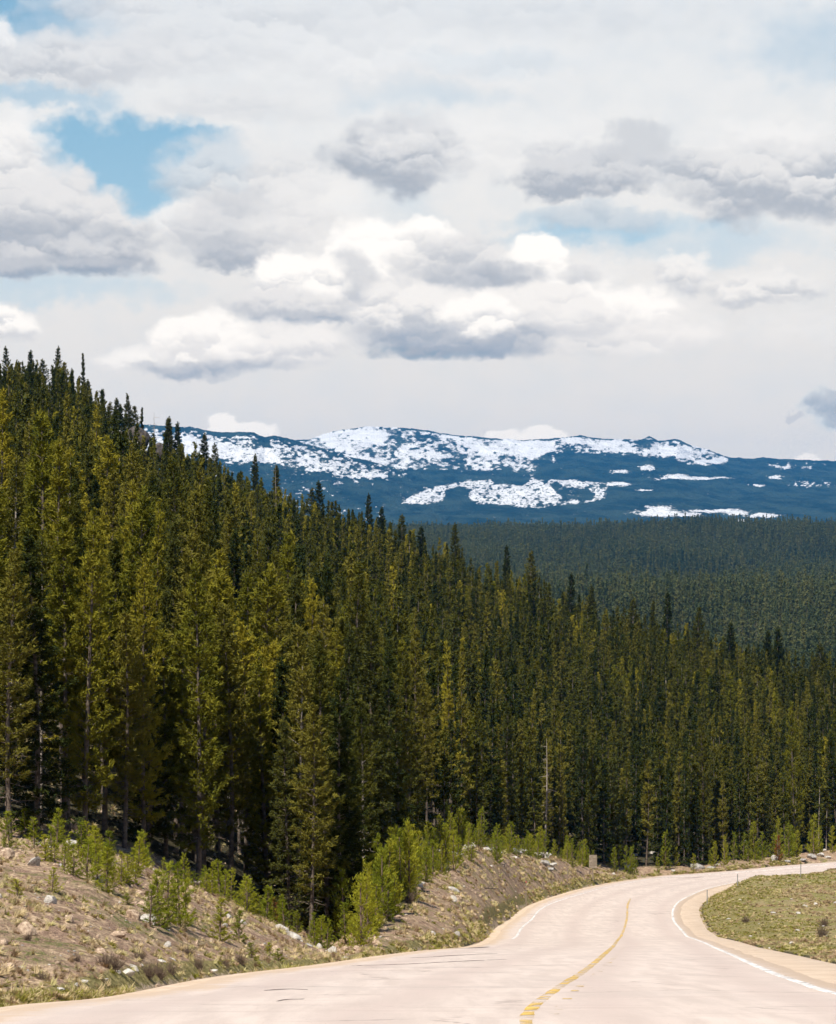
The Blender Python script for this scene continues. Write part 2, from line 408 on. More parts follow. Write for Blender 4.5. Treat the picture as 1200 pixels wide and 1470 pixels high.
green = t.mix(t.mr(nb_, 0.3, 0.7), (0.14, 0.125, 0.04), (0.36, 0.30, 0.13))
mcol = t.mix(t.mr(t.m('ADD', na, t.m('MULTIPLY_ADD', nc, 0.8, -0.4)), 0.42, 0.6), (0.24, 0.22, 0.07), t.mix(t.mr(nb_, 0.35, 0.65), (0.22, 0.16, 0.09), (0.45, 0.36, 0.20)))
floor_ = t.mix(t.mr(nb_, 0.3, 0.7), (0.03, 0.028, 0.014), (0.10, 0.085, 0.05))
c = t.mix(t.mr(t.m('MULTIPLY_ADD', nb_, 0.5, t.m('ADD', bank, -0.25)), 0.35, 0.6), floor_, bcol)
c = t.mix(t.mr(t.m('MULTIPLY_ADD', nb_, 0.6, t.m('ADD', mead, -0.3)), 0.35, 0.6), c, mcol)
c = t.mix(t.mr(t.m('MULTIPLY_ADD', nb_, 0.9, t.m('ADD', grs, -0.45)), 0.35, 0.6), c, green)
c = t.mix(t.mr(t.m('MULTIPLY_ADD', nb_, 0.9, t.m('ADD', sand, -0.45)), 0.4, 0.6), c, t.mix(t.mr(nd, .3, .7), (0.36, 0.27, 0.18), (0.50, 0.40, 0.29)))
principled(t, o, c, 0.95, 0.1, t.m('MULTIPLY_ADD', nd, 0.35, nb_), 0.12, 0.9)

# road surface: sun bleached pinkish chip seal
mR, t, o = new_mat('chip_seal'); P = pos(t)
lat = t.attr('lat')
n_a = t.noise(P, 0.35, 4, 0.6); n_b = t.noise(t.vm('MULTIPLY', P, (3.0, 0.25, 1.0)), 1.0, 5, 0.6); n_c = t.noise(P, 45.0, 2, 0.6); n_d = t.noise(t.vm('MULTIPLY', P, (0.3, 1.6, 1.0)), 1.0, 4, 0.6)
c = t.mix(t.mr(n_b, 0.3, 0.7), (0.58, 0.485, 0.425), (0.70, 0.595, 0.525))
c = t.mix(t.mr(n_a, 0.45, 0.7, 0, .5), c, (0.54, 0.46, 0.41))
c = t.mix(t.mr(n_d, 0.56, 0.72, 0, .45), c, (0.48, 0.37, 0.315))
c = t.mix(t.mr(n_c, 0.45, 0.8, 0, 0.45), c, (0.36, 0.29, 0.25))
tr = t.m('ABSOLUTE', t.m('SINE', t.m('MULTIPLY', lat, math.pi * 1.33)))
c = t.mix(t.m('MULTIPLY', t.m('POWER', tr, 5.0), t.mr(n_b, .3, .7, .15, .5)), c, (0.47, 0.365, 0.325))
n_e = t.noise(P, 1.6, 4, 0.65)
c = t.mix(t.mr(n_e, 0.55, 0.75, 0, .35), c, (0.70, 0.60, 0.53))
crk = t.n.new('ShaderNodeTexVoronoi'); crk.feature = 'DISTANCE_TO_EDGE'; crk.inputs['Scale'].default_value = 0.22
t.put(crk.inputs['Vector'], t.vm('ADD', t.vm('MULTIPLY', P, (0.8, 1.0, 0.0)), t.noise(P, 0.8, 4, 0.7, col=True)))
c = t.mix(t.m('MULTIPLY', t.mr(crk.outputs[0], 0.012, 0.003), t.mr(n_a, .42, .6, 0, .55)), c, (0.25, 0.18, 0.15))
ed = t.m('MINIMUM', lat, t.m('SUBTRACT', 3.0, lat))
c = t.mix(t.mr(t.m('MULTIPLY_ADD', n_e, -0.35, t.m('MULTIPLY_ADD', n_b, -0.25, ed)), -0.26, -0.10, 1.0, 0.0), c, (0.56, 0.43, 0.32))
principled(t, o, c, 0.85, 0.25, n_c, 0.006, 0.6)
mSh, t, o = new_mat('gravel_shoulder'); P = pos(t)
n_a = t.noise(P, 1.2, 5, 0.6); n_b = t.noise(P, 22.0, 3, 0.7)
c = t.mix(t.mr(n_a, 0.3, 0.7), (0.60, 0.455, 0.33), (0.72, 0.58, 0.45))
c = t.mix(t.mr(n_b, 0.5, 0.75, 0, .6), c, (0.33, 0.25, 0.18))
principled(t, o, c, 0.95, 0.1, n_b, 0.03, 0.8)
def worn(name, colour, lo, hi, sc_=6.0):
    """paint (or tar) that has come off in patches and lets the road show"""
    m, t, o = new_mat(name); P = pos(t)
    n = t.noise(P, sc_, 5, 0.7)
    p = t.n.new('ShaderNodeBsdfPrincipled'); t.put(p.inputs['Base Color'], colour); p.inputs['Roughness'].default_value = 0.8
    tr_ = t.n.new('ShaderNodeBsdfTransparent'); mx = t.n.new('ShaderNodeMixShader'); t.put(mx.inputs[0], t.mr(n, lo, hi))
    t.l.new(tr_.outputs[0], mx.inputs[1]); t.l.new(p.outputs[0], mx.inputs[2]); t.l.new(mx.outputs[0], o.inputs[0]); return m
mY = worn('worn_yellow_paint', (0.80, 0.52, 0.12), 0.40, 0.62, 1.8)
mY2 = worn('nearly_gone_yellow_paint', (0.78, 0.52, 0.14), 0.56, 0.68, 1.3)
mWh = worn('worn_white_paint', (0.84, 0.80, 0.76), 0.30, 0.56, 2.0)
mCr = worn('tar_crack', (0.16, 0.12, 0.10), 0.36, 0.55, 3.0)

# mountains
mM, t, o = new_mat('mountain_snow_and_forest'); P = pos(t)
sn = t.attr('snow')
m1 = t.noise(t.vm('MULTIPLY', P, (0.05, 0.012, 0.09)), 1.0, 5, 0.7); m2 = t.noise(t.vm('MULTIPLY', P, (0.009, 0.002, 0.02)), 1.0, 5, 0.65)
m3 = t.noise(t.vm('MULTIPLY', P, (0.13, 0.03, 0.16)), 1.0, 3, 0.6); m4 = t.noise(t.vm('MULTIPLY', P, (0.004, 0.0012, 0.003)), 1.0, 5, 0.6)
f = t.mr(t.m('MULTIPLY_ADD', m1, 1.3, t.m('ADD', sn, -0.65)), 0.36, 0.62)
f = t.m('MULTIPLY', f, t.mr(t.m('MULTIPLY_ADD', sn, -0.34, m3), 0.40, 0.27, 0.25, 1.0))           # scattered trees on the snow
fc = t.mix(t.mr(m2, 0.38, 0.62), (0.008, 0.026, 0.026), (0.034, 0.060, 0.050))
fc = t.mix(t.m('MULTIPLY', t.mr(m3, 0.5, 0.7, 0, .5), t.mr(sn, .1, .45)), fc, (0.16, 0.15, 0.14))
snowc = t.mix(t.mr(m2, .3, .7), (0.78, 0.785, 0.80), (0.93, 0.93, 0.92))
principled(t, o, t.mix(f, fc, snowc), 0.9, 0.1, t.m('MULTIPLY_ADD', m4, 8.0, m1), 22.0, 0.8)

# needles: colour differs from tree to tree and clump to clump
def needle_mat(name, a, b, c_, trans=0.09, sc1=1.3, sc2=5.5):
    m, t, o = new_mat(name)
    oi = t.n.new('ShaderNodeObjectInfo'); rnd = oi.outputs['Random']
    Pp = pos(t)
    n = t.noise(Pp, sc1, 3, 0.6); n2_ = t.noise(Pp, sc2, 2, 0.6)
    col_ = t.mix(t.mr(n, 0.3, 0.7), a, b)
    col_ = t.mix(t.mr(t.m('ADD', rnd, t.m('MULTIPLY_ADD', n2_, 0.5, -0.25)), 0.35, 1.0), col_, c_)
    d = t.n.new('ShaderNodeBsdfDiffuse'); t.put(d.inputs[0], col_)
    tl = t.n.new('ShaderNodeBsdfTranslucent'); t.put(tl.inputs[0], t.vm('MULTIPLY', col_, (1.3, 1.25, 0.6)))
    mx = t.n.new('ShaderNodeMixShader'); mx.inputs[0].default_value = trans
    t.l.new(d.outputs[0], mx.inputs[1]); t.l.new(tl.outputs[0], mx.inputs[2]); t.l.new(mx.outputs[0], o.inputs[0])
    return m
mPine = needle_mat('pine_needles', (0.085, 0.092, 0.013), (0.195, 0.18, 0.020), (0.30, 0.25, 0.027))
mOld = needle_mat('pine_needles_olive', (0.045, 0.054, 0.012), (0.115, 0.110, 0.020), (0.17, 0.15, 0.026))
mSpr = needle_mat('spruce_needles', (0.022, 0.031, 0.010), (0.052, 0.062, 0.016), (0.08, 0.082, 0.02), 0.06)
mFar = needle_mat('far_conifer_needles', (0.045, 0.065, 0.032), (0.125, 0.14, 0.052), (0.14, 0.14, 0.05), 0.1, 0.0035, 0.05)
mYng = needle_mat('young_pine_needles', (0.14, 0.17, 0.018), (0.28, 0.30, 0.03), (0.35, 0.34, 0.035), 0.3)
mRust = needle_mat('dead_rust_needles', (0.16, 0.06, 0.02), (0.25, 0.10, 0.035), (0.2, 0.09, 0.03))
mBark = simple('grey_brown_bark', (0.07, 0.052, 0.04), (0.20, 0.16, 0.125), 6.0, 0.95, 0.03)
mBarkP = simple('pale_grey_bark', (0.22, 0.18, 0.145), (0.42, 0.36, 0.30), 6.0, 0.95, 0.03)
mTwig = simple('dry_twigs', (0.10, 0.07, 0.05), (0.24, 0.17, 0.12), 9.0, 0.95, 0.01)

# ------------------------------------------------------------------ ground sheet
def ground_sheet():
    a1 = np.linspace(-0.17, 0.17, 330)
    side = 0.17 * np.exp(np.linspace(0, math.log(6 / 0.17), 46))[1:]
    A = np.concatenate([-side[::-1], a1, side])
    rows = [12.0]
    while rows[-1] < 9000: rows.append(rows[-1] * 1.0088)
    while rows[-1] < 17000: rows.append(rows[-1] * 1.08)
    rows[-1] = 18500
    D = np.concatenate([[-90, -60, -30, -10, 0, 6], rows])
    DD, AA = np.meshgrid(D, A, indexing='ij')
    X = np.clip(AA * np.maximum(DD, 12), -10300, 10300).ravel(); Y = DD.ravel()
    z, m, kd, sd_ = H(X, Y, True)
    me = mesh_from('ground', np.stack([X, Y, z], -1), quads=grid_quads(len(D), len(A)), smooth=True)
    off = sd_
    crest, d0 = kd[:, 2], kd[:, 3]
    near = (Y < 420)
    bank = np.where(m & near, 1 - sstep(Y, d0 - 4, d0 + 14), 0)
    bank = np.where(near & ~m & (X < 0), 1.0, bank)
    grass = np.where(m & near, (1 - sstep(off, 0.25, .8)) * sstep(off, 0.05, .2), 0)
    pxx = 600 + F * X / np.maximum(Y, 18)
    wide = sstep(pxx, 560, 640) * (1 - sstep(pxx, 800, 900))
    grass = np.maximum(grass, np.where(m & near, (1 - sstep(off, .9, 2.0)) * sstep(off, 0.1, .4) * wide * .35, 0))
    right = (~m) & near & (X > 0) & (off > -0.3)
    meadow = np.where(right, sstep(off, 0.0, .8), 0)
    sand = np.where(near, 1 - sstep(off, 0.0, 0.5), 0)
    grass = np.maximum(grass, np.where(right, (1 - sstep(off, 1.5, 6.0)) * sstep(off, 0.2, .6) * 0.9, 0))
    for n_, v_ in (('bank', bank), ('grass', grass), ('meadow', meadow), ('sand', sand)): add_attr(me, n_, v_)
    link('ground', me, mG, kind='structure')
ground_sheet()

# ------------------------------------------------------------------ road strip
def resample(P, n):
    P = np.array(P, float); s = np.concatenate([[0], np.cumsum(np.hypot(*np.diff(P, axis=0).T))])
    # Catmull-Rom through the points for a smooth line
    u = np.linspace(0, len(P) - 1, n); i = np.clip(u.astype(int), 0, len(P) - 2); f = (u - i)[:, None]
    p0 = P[np.maximum(i - 1, 0)]; p1 = P[i]; p2 = P[i + 1]; p3 = P[np.minimum(i + 2, len(P) - 1)]
    Q = 0.5 * (2 * p1 + (p2 - p0) * f + (2 * p0 - 5 * p1 + 4 * p2 - p3) * f ** 2 + (3 * p1 - p0 - 3 * p2 + p3) * f ** 3)
    s = np.concatenate([[0], np.cumsum(np.hypot(*np.diff(Q, axis=0).T))])
    t = np.linspace(0, s[-1], n); return np.stack([np.interp(t, s, Q[:, 0]), np.interp(t, s, Q[:, 1])], -1)
WL = [(5.6, -80), (5.3, 0), (5.2, 25)] + [(PX(a, depth(b)), float(depth(b))) for a, b in
      [(1200, 1430), (1150, 1415), (1100, 1395), (1050, 1372), (1015, 1357), (985, 1344), (967, 1322), (968, 1303), (985, 1289), (1020, 1275), (1080, 1264), (1200, 1252.5)]] + [(101, 325), (261, 387)]
def strip_match(L, Rr, n=1000):
    """pair the two edges of the road: for each place on the right one the nearest place on the left one, kept in order"""
    Rr = resample(Rr, n); Lq = resample(L, 1600)
    idx = np.array([np.argmin(np.hypot(*(Lq - r).T)) for r in Rr]); idx = np.maximum.accumulate(idx)
    k = np.ones(9) / 9; idx = np.convolve(np.pad(idx.astype(float), 4, mode='edge'), k, 'valid')
    return Lq[np.clip(idx.astype(int), 0, 1599)], Rr
def ribbon(name, L, Rr, mat, dz, nc=9, skirt=(0.01, 0.012), **props):
    n = len(L); T = np.linspace(0, 1, nc)
    P = L[:, None, :] * (1 - T)[None, :, None] + Rr[:, None, :] * T[None, :, None]
    out, drop = skirt                                  # the edges run down into what lies below
    u = P[:, 0] - P[:, -1]; u /= np.hypot(*u.T)[:, None] + 1e-9
    P = np.concatenate([(P[:, 0] + u * out)[:, None], P, (P[:, -1] - u * out)[:, None]], 1)
    X, Y = P[..., 0].ravel(), P[..., 1].ravel()
    dr = np.zeros((n, nc + 2)); dr[:, 0] = dr[:, -1] = drop
    z = zr(Y) + dz - dr.ravel(); T = np.concatenate([[0], T, [1]]); nc += 2
    me = mesh_from(name, np.stack([X, Y, z], -1), quads=grid_quads(n, nc)[:, ::-1], smooth=len(T) > 6)
    lat = np.tile(T, n) * 3
    add_attr(me, 'lat', lat)
    return link(name, me, mat, kind='structure', **props)
Ls, Rs = strip_match(edgeL, edgeR)
ribbon('road_shoulder', Ls, Rs, mSh, 0.0, skirt=(0.5, 0.4))
def inset(L, d):
    t = np.gradient(L, axis=0); t /= np.hypot(*t.T)[:, None]
    return L + np.stack([t[:, 1], -t[:, 0]], -1) * d          # positive d moves to the right of travel
La, Ra = strip_match(inset(resample(edgeL, 300), 0.45), inset(resample(WL, 300), 0.45))
wob = 0.16 * fbm(La[:, 1] * .35, La[:, 0] * .1 + 3, 3); La = La + np.stack([wob, wob * 0], -1)
wob = 0.14 * fbm(Ra[:, 1] * .35, Ra[:, 0] * .1 + 9, 3); Ra = Ra + np.stack([wob, wob * 0], -1)
ribbon('road', La, Ra, mR, 0.03, nc=13, skirt=(0.06, 0.05))
def line(name, pts, width, mat, raw=None, dz=0.035, n=900):
    C_ = resample((raw or []) + [(PX(a, depth(b)), float(depth(b))) for a, b in pts], n)
    wv = width * (1 + 0.25 * fbm(C_[:, 1] * .8, C_[:, 0] * .8, 2))[:, None]
    ribbon(name, inset(C_, -1) * 0.5 * wv + C_ * (1 - 0.5 * wv), inset(C_, 1) * 0.5 * wv + C_ * (1 - 0.5 * wv), mat, dz, nc=2)
line('yellow_centre_line', [(755, 1467), (800, 1422), (840, 1395), (866, 1373), (880, 1360), (890, 1347), (896, 1335), (900, 1318), (901, 1300), (905, 1291)], 0.13, mY, raw=[(1.2, 5), (1.1, 20)])
line('yellow_centre_line', [(790, 1467), (829, 1422), (862, 1395), (885, 1373), (896, 1360)], 0.10, mY2)
WLs = resample(WL, 1000)
def strip_line(name, C_, width, mat, dz):
    wv = width * (1 + 0.2 * fbm(C_[:, 1] * .8, C_[:, 0] * .8, 2))[:, None]
    ribbon(name, inset(C_, -1) * 0.5 * wv + C_ * (1 - 0.5 * wv), inset(C_, 1) * 0.5 * wv + C_ * (1 - 0.5 * wv), mat, dz, nc=2)
strip_line('white_edge_line', WLs, 0.14, mWh, 0.033)
line('white_edge_line', [(735, 1350), (748, 1335), (762, 1322), (778, 1305), (815, 1290), (865, 1276), (940, 1262), (1050, 1253.5), (1195, 1240.5)], 0.12, mWh)
for k, (p, q, wd) in enumerate([((500, 1390), (727, 1382), .16), ((590, 1377.5), (713, 1371), .13), ((380, 1425), (440, 1424), .12), ((398, 1441), (436, 1437), .06), ((925, 1262), (1010, 1259), .35), ((640, 1364), (700, 1361), .4)]):
    pts = [(p[0] + (q[0] - p[0]) * t_, p[1] + (q[1] - p[1]) * t_ + 0.9 * math.sin(5 * t_ + k)) for t_ in np.linspace(0, 1, 7)]
    C_ = resample([(PX(a, depth(b)), float(depth(b))) for a, b in pts], 80)
    C_[:, 1] += 0.12 * fbm(C_[:, 0] * 2.2, C_[:, 1] * 0 + k, 3)
    wv = (wd * np.sin(np.linspace(0.05, math.pi - 0.05, 80)) ** 0.5 * (1 + .6 * fbm(C_[:, 0] * 3, C_[:, 1] * 0 + k * 7, 2)))[:, None]
    ribbon('road_crack', inset(C_, -1) * 0.5 * wv + C_ * (1 - 0.5 * wv), inset(C_, 1) * 0.5 * wv + C_ * (1 - 0.5 * wv), mCr, 0.035, nc=2)

# ------------------------------------------------------------------ mountains
def ell(px, py, cx, cy, rx, ry, rot=0):
    c_, s_ = math.cos(R(rot)), math.sin(R(rot)); x = px - cx; y = py - cy
    return 1 - np.sqrt(((x * c_ + y * s_) / rx) ** 2 + ((-x * s_ + y * c_) / ry) ** 2)
def polyin(px, py, P, soft=2.0): return np.clip(0.5 - poly_sd(px, py, P) / (2 * soft), 0, 1)
def make_mountain(name, ridge, y0, D0_, D1, front_rows, snowf, back):
    cx = np.concatenate([np.linspace(-1500, 190, 40), np.arange(200, 1260, 1.25), np.linspace(1270, 2900, 40)])
    ry = np.interp(cx, [p[0] for p in ridge], [p[1] for p in ridge])
    jit = 1.1 * fbm(cx * .06, cx * 0 + 5, 4) + 0.6 * fbm(cx * .25, cx * 0 + 5, 2)
    T = np.linspace(0, 1, front_rows)
    TT, CX = np.meshgrid(T, cx, indexing='ij'); RY = np.tile(ry, (front_rows, 1))
    D = D0_ + (D1 - D0_) * TT
    PY = y0 + (RY - y0) * (TT ** 0.92) + jit[None, :] * TT ** 10
    env = np.sin(np.pi * np.clip(TT, 0, 1)) ** 0.5
    X = (CX - 600) / F * D
    Z = (HZ - PY) / F * D
    Z = Z + env * (26 * fbm(X * .0016 + 5, D * .0011, 5) + 9 * fbm(X * .008, D * .006, 3))
    PYa = HZ - Z * F / D
    n_b = 4
    Xb = [X]; Db = [D]; Zb = [Z]; S = [snowf(CX, PYa)]
    for k in range(1, n_b + 1):
        Dk = D[-1] + 700 * k; Xb.append(((cx - 600) / F * Dk)[None]); Db.append(Dk[None]); Zb.append((Z[-1] * (1 - k / n_b) - 3 * k)[None]); S.append(S[0][-1:] * 0.9)
    X = np.concatenate(Xb); D = np.concatenate(Db); Z = np.concatenate(Zb); S = np.concatenate(S)
    me = mesh_from(name, np.stack([X, D, Z], -1).reshape(-1, 3), quads=grid_quads(X.shape[0], X.shape[1]), smooth=True)
    add_attr(me, 'snow', S.ravel())
    link(name, me, mM, kind='structure')
RM = [(-1500, 650), (200, 632), (420, 632), (445, 630), (470, 621), (490, 617), (505, 615), (530, 612), (560, 613), (600, 616), (650, 624), (700, 628.5), (750, 631.5), (790, 630), (815, 627), (832, 625), (850, 628), (900, 631), (920, 631), (932, 626), (945, 632), (958, 631.5), (972, 630), (988, 638), (1005, 643), (1018, 646), (1035, 653), (1048, 657), (1060, 657), (1080, 659), (1095, 656), (1110, 658), (1150, 660), (1200, 662), (1500, 668), (2900, 690)]
RL = [(-1500, 560), (100, 600), (240, 612), (260, 613.5), (275, 612.5), (300, 619), (330, 621), (350, 620), (365, 621.5), (380, 628), (392, 625), (410, 628), (440, 637), (470, 645), (500, 655), (540, 664), (575, 675), (640, 700), (700, 725), (800, 760), (2900, 800)]
def snow_main(px, py):
    n_a = fbm(px * .055, py * .11, 4); n_b = fbm(px * .19 + 40, py * .34, 3); n_c = fbm(px * .03 + 7, py * .06, 3)
    low = np.interp(px, [300, 560, 640, 700, 760, 820, 880, 940, 1000, 1040, 1060, 3000], [672, 670, 672, 676, 672, 652, 650, 655, 662, 664, 655, 655])
    s = 0.02 + 1.8 * n_a + 2.0 * n_b + 0.4 * n_c
    s = s + 0.22 - 1.6 * sstep(py, low - 4, low + 9)
    s = np.where(px > 1045, -0.9 + 0.3 * n_b, s)
    bright = lambda P, k=1.2: k * polyin(px + 5 * n_b, py + 3 * n_a, np.array(P, float), 2.5)
    dark = lambda P, k=1.1: -k * polyin(px + 6 * n_b, py + 4 * n_a, np.array(P, float), 2.5)
    s = s + bright([(455, 622), (500, 617), (560, 617), (553, 632), (535, 636), (520, 646), (500, 652), (470, 642)])
    s = s + bright([(655, 629), (810, 634), (798, 645), (775, 656), (740, 654), (700, 646), (668, 640)])
    s = s + bright([(825, 633), (900, 636), (925, 640), (900, 650), (860, 646)]) + bright([(935, 642), (985, 645), (1000, 655), (960, 656), (938, 650)]) + bright([(985, 668), (1005, 657), (1040, 660), (1030, 666)], 1.6)
    s = s + dark([(800, 640), (830, 640), (870, 655), (920, 660), (925, 690), (770, 690), (775, 655)], 1.0) + dark([(560, 616), (600, 616), (610, 640), (560, 650)], 0.45) + dark([(660, 655), (760, 655), (750, 690), (600, 690), (560, 680)], 0.5)
    s = s + dark([(880, 652), (1050, 668), (1050, 700), (860, 700)], .6)
    # a thin bare crest line
    rl = np.interp(px, [p[0] for p in RM], [p[1] for p in RM])
    s = s - 1.4 * (1 - sstep(py - rl, 1.2, 3.2)) * sstep(fbm(px * .03, px * 0, 2), -0.35, 0.0)
    s = np.where(py > 683, np.minimum(s, -0.6), s)
    pt = [[(566, 723), (590, 712), (607, 706), (609, 699), (635, 697), (669, 690), (706, 688), (712, 694), (748, 697), (765, 686), (805, 688), (847, 692), (890, 691), (900, 695), (873, 699), (870, 717), (833, 723), (771, 729), (748, 729), (734, 726), (686, 723), (669, 712), (676, 704), (660, 698), (640, 704), (640, 712), (636, 720), (606, 725)]]
    for P in pt: s = s + 1.9 * polyin(px + 3 * n_b, py + 1.5 * n_a, np.array(P, float), 1.5)
    s = s - 1.6 * polyin(px + 3 * n_b, py + 1.5 * n_a, np.array([(788, 694), (800, 692), (812, 701), (845, 702), (855, 712), (848, 718), (812, 716), (795, 704)], float), 1.5)
    s = s - 1.3 * sstep(n_b + 0.6 * n_a, 0.26, 0.5) * (py > 690)
    for (cx, cy, rx, ry) in [(950, 737, 38, 4.5), (945, 731, 20, 5), (985, 739, 22, 3), (1030, 733.5, 42, 2.6), (1055, 735, 18, 4), (1095, 740, 26, 2.8), (1063, 748, 8, 3), (985, 686, 40, 2.2), (970, 684, 16, 2.8), (1112, 684, 9, 3), (1087, 696, 10, 1.4), (890, 677, 12, 3), (930, 671, 9, 4), (888, 694, 18, 2.6), (925, 703, 12, 1.5), (1020, 687, 30, 1.4)]:
        s = np.maximum(s, np.minimum(1.0, 0.5 * n_b + 2.2 * ell(px + 9 * n_b, py + 3.5 * n_a, cx, cy, rx, ry)) )
    s = np.maximum(s, 1.4 * np.minimum(ell(px, py, 1165, 695, 34, 5), .4) + 2.0 * n_b - 0.95)
    s = np.maximum(s, 1.4 * np.minimum(ell(px, py, 1140, 669, 36, 4), .4) + 2.0 * n_b - 0.85)
    return 0.5 + 0.42 * np.clip(s * .8, -1, 1)
def snow_left(px, py):
    n_a = fbm(px * .055 + 30, py * .11, 4); n_b = fbm(px * .2 + 70, py * .36, 3)
    low = np.interp(px, [0, 260, 360, 420, 480, 560, 600], [655, 660, 664, 672, 682, 688, 684])
    rl = np.interp(px, [p[0] for p in RL], [p[1] for p in RL])
    s = -0.14 + 1.5 * n_a + 2.4 * n_b + 0.5 * sstep(py - rl, 8, 22) - 1.9 * sstep(py, low - 5, low + 6) - 1.2 * (1 - sstep(py - rl, 3, 8))
    s = s + 1.2 * polyin(px + 5 * n_b, py + 3 * n_a, np.array([(262, 628), (300, 632), (330, 642), (400, 650), (400, 664), (360, 662), (260, 652)], float), 2.5)
    s = s + 1.3 * polyin(px + 5 * n_b, py + 2 * n_a, np.array([(500, 684), (530, 680), (553, 684), (530, 688), (508, 688)], float), 1.5)
    return 0.5 + 0.42 * np.clip(s * .8, -1, 1)
make_mountain('mountain', RM, 775, 6800, 14500, 300, snow_main, True)
make_mountain('mountain', RL, 790, 6600, 11000, 220, snow_left, True)

# ------------------------------------------------------------------ conifers
def rods(paths, sides=3):
    """thin tapering branches; each path = (p0, p1, r0, r1)"""
    V, Q = [], []
    for p0, p1, r0, r1 in paths:
        p0 = np.asarray(p0, float); p1 = np.asarray(p1, float); d = p1 - p0; d = d / (np.linalg.norm(d) + 1e-9)
        u = np.cross(d, [0.3, 0.2, 1.0] if abs(d[2]) < .9 else [1, 0, 0]); u /= np.linalg.norm(u); v = np.cross(d, u)
        b = len(V)
        for p, r in ((p0, r0), (p1, r1)):
            for k in range(sides):
                a = 2 * math.pi * k / sides; V.append(p + r * (math.cos(a) * u + math.sin(a) * v))
        for k in range(sides): Q.append((b + k, b + (k + 1) % sides, b + sides + (k + 1) % sides, b + sides + k))
    return V, Q
def trunk_mesh(name, h, r, lean, g, dead=(0, 0, 0), sides=7):
    V, Q = [], []
    n = 14; cx = cy = 0.0; ph = g.uniform(0, 6, 2)
    centre = []
    for i in range(n):
        t = i / (n - 1)
        centre.append((lean * (math.sin(3.1 * t + ph[0]) - math.sin(ph[0])), lean * (math.sin(2.3 * t + ph[1]) - math.sin(ph[1])), t * h - 0.5 * (i == 0)))
        rr = r * (1 - t) ** 0.8 + 0.012
        if i == 0: rr *= 1.35
        for k in range(sides):
            a = 2 * math.pi * k / sides; V.append((centre[-1][0] + rr * math.cos(a), centre[-1][1] + rr * math.sin(a), centre[-1][2]))
    for i in range(n - 1):
        for k in range(sides): Q.append((i * sides + k, i * sides + (k + 1) % sides, (i + 1) * sides + (k + 1) % sides, (i + 1) * sides + k))
    nd_, z0, z1 = dead; paths = []
    for _ in range(int(nd_)):
        z = g.uniform(z0, z1) * h; a = g.uniform(0, 2 * math.pi); L = g.uniform(0.35, 1.1)
        c_ = centre_at(centre, z)
        p1 = c_ + np.array([math.cos(a) * L, math.sin(a) * L, g.uniform(-.25, .15)])
        paths.append((c_, p1, 0.022, 0.006))
        for _k in range(2):
            q = c_ + (p1 - c_) * g.uniform(.4, .9); paths.append((q, q + g.normal(0, .16, 3), 0.010, 0.004))
    v2, q2 = rods(paths)
    b = len(V); V += [tuple(v) for v in v2]; Q += [tuple(b + i for i in q) for q in q2]
    return V, Q, centre
def centre_at(centre, z):
    zs = [c[2] for c in centre]
    return np.array([np.interp(z, zs, [c[0] for c in centre]), np.interp(z, zs, [c[1] for c in centre]), z])
def crown_pts(h, kind, g, whorl, nbr, nsh, R0, z0, droop, centre, upturn=0.3, ragged=.3):
    """shoots (place, direction) along whorled branches"""
    P, Dv = [], []; z = z0 * h; paths = []
    gap_a = g.uniform(0, 6.28)
    while z < h * 0.985:
        t = (z - z0 * h) / (h * (1 - z0))
        prof = (1 - t) ** 0.75 if kind == 'spruce' else (1 - t ** 1.7) ** 0.9 * (0.62 + 0.38 * min(1, t * 3.5)) * (0.9 + .1 * math.sin(7 * t + gap_a))
        n = max(3, int(nbr * (0.55 + 0.45 * prof) + g.uniform(0, 1)))
        a0 = g.uniform(0, 6.28)
        for b in range(n):
            a = a0 + 6.283 * b / n + g.normal(0, .25)
            L = R0 * prof * g.uniform(1 - ragged * 1.4, 1 + ragged * .7) + 0.10
            if g.random() < 0.06: L *= 1.3
            if g.random() < 0.17 and t < .8: continue
            up = -droop * (1 - t * 1.2) + (0.55 * t) + g.normal(0, .10)
            c_ = centre_at(centre, z + g.normal(0, whorl * .3))
            d = np.array([math.cos(a), math.sin(a), up]); d /= np.linalg.norm(d)
            ns = max(2, int(nsh * L / R0 + 0.5))
            side = np.array([-math.sin(a), math.cos(a), 0])
            for s in range(ns):
                f_ = (s + g.uniform(.2, 1)) / ns; f_ = 0.26 + 0.74 * f_
                lat_ = g.uniform(-1, 1) * 0.30 * L * (1.15 - f_) if kind == 'spruce' else g.uniform(-1, 1) * 0.34 * L * (1.1 - .5 * f_)
                p = c_ + d * L * f_ + side * lat_ + np.array([0, 0, upturn * L * (f_ ** 2) + g.normal(0, .05 * R0)])
                q = d * 1.0 + side * np.sign(lat_) * g.uniform(.2, .9) + np.array([0, 0, upturn * 1.2 + g.normal(0, .25)])
                P.append(p); Dv.append(q / np.linalg.norm(q))
            if L > .35: paths.append((c_, c_ + d * L * .75 + np.array([0, 0, upturn * L * .5]), 0.018, 0.005))
        z += whorl * g.uniform(.75, 1.25) * (1 - 0.35 * t)
    top = centre_at(centre, h)
    for k in range(5): P.append(top + np.array([0, 0, -.12 * k * h / 11])); Dv.append(np.array([g.normal(0, .25), g.normal(0, .25), 1.0]))
    return np.array(P), np.array(Dv), paths
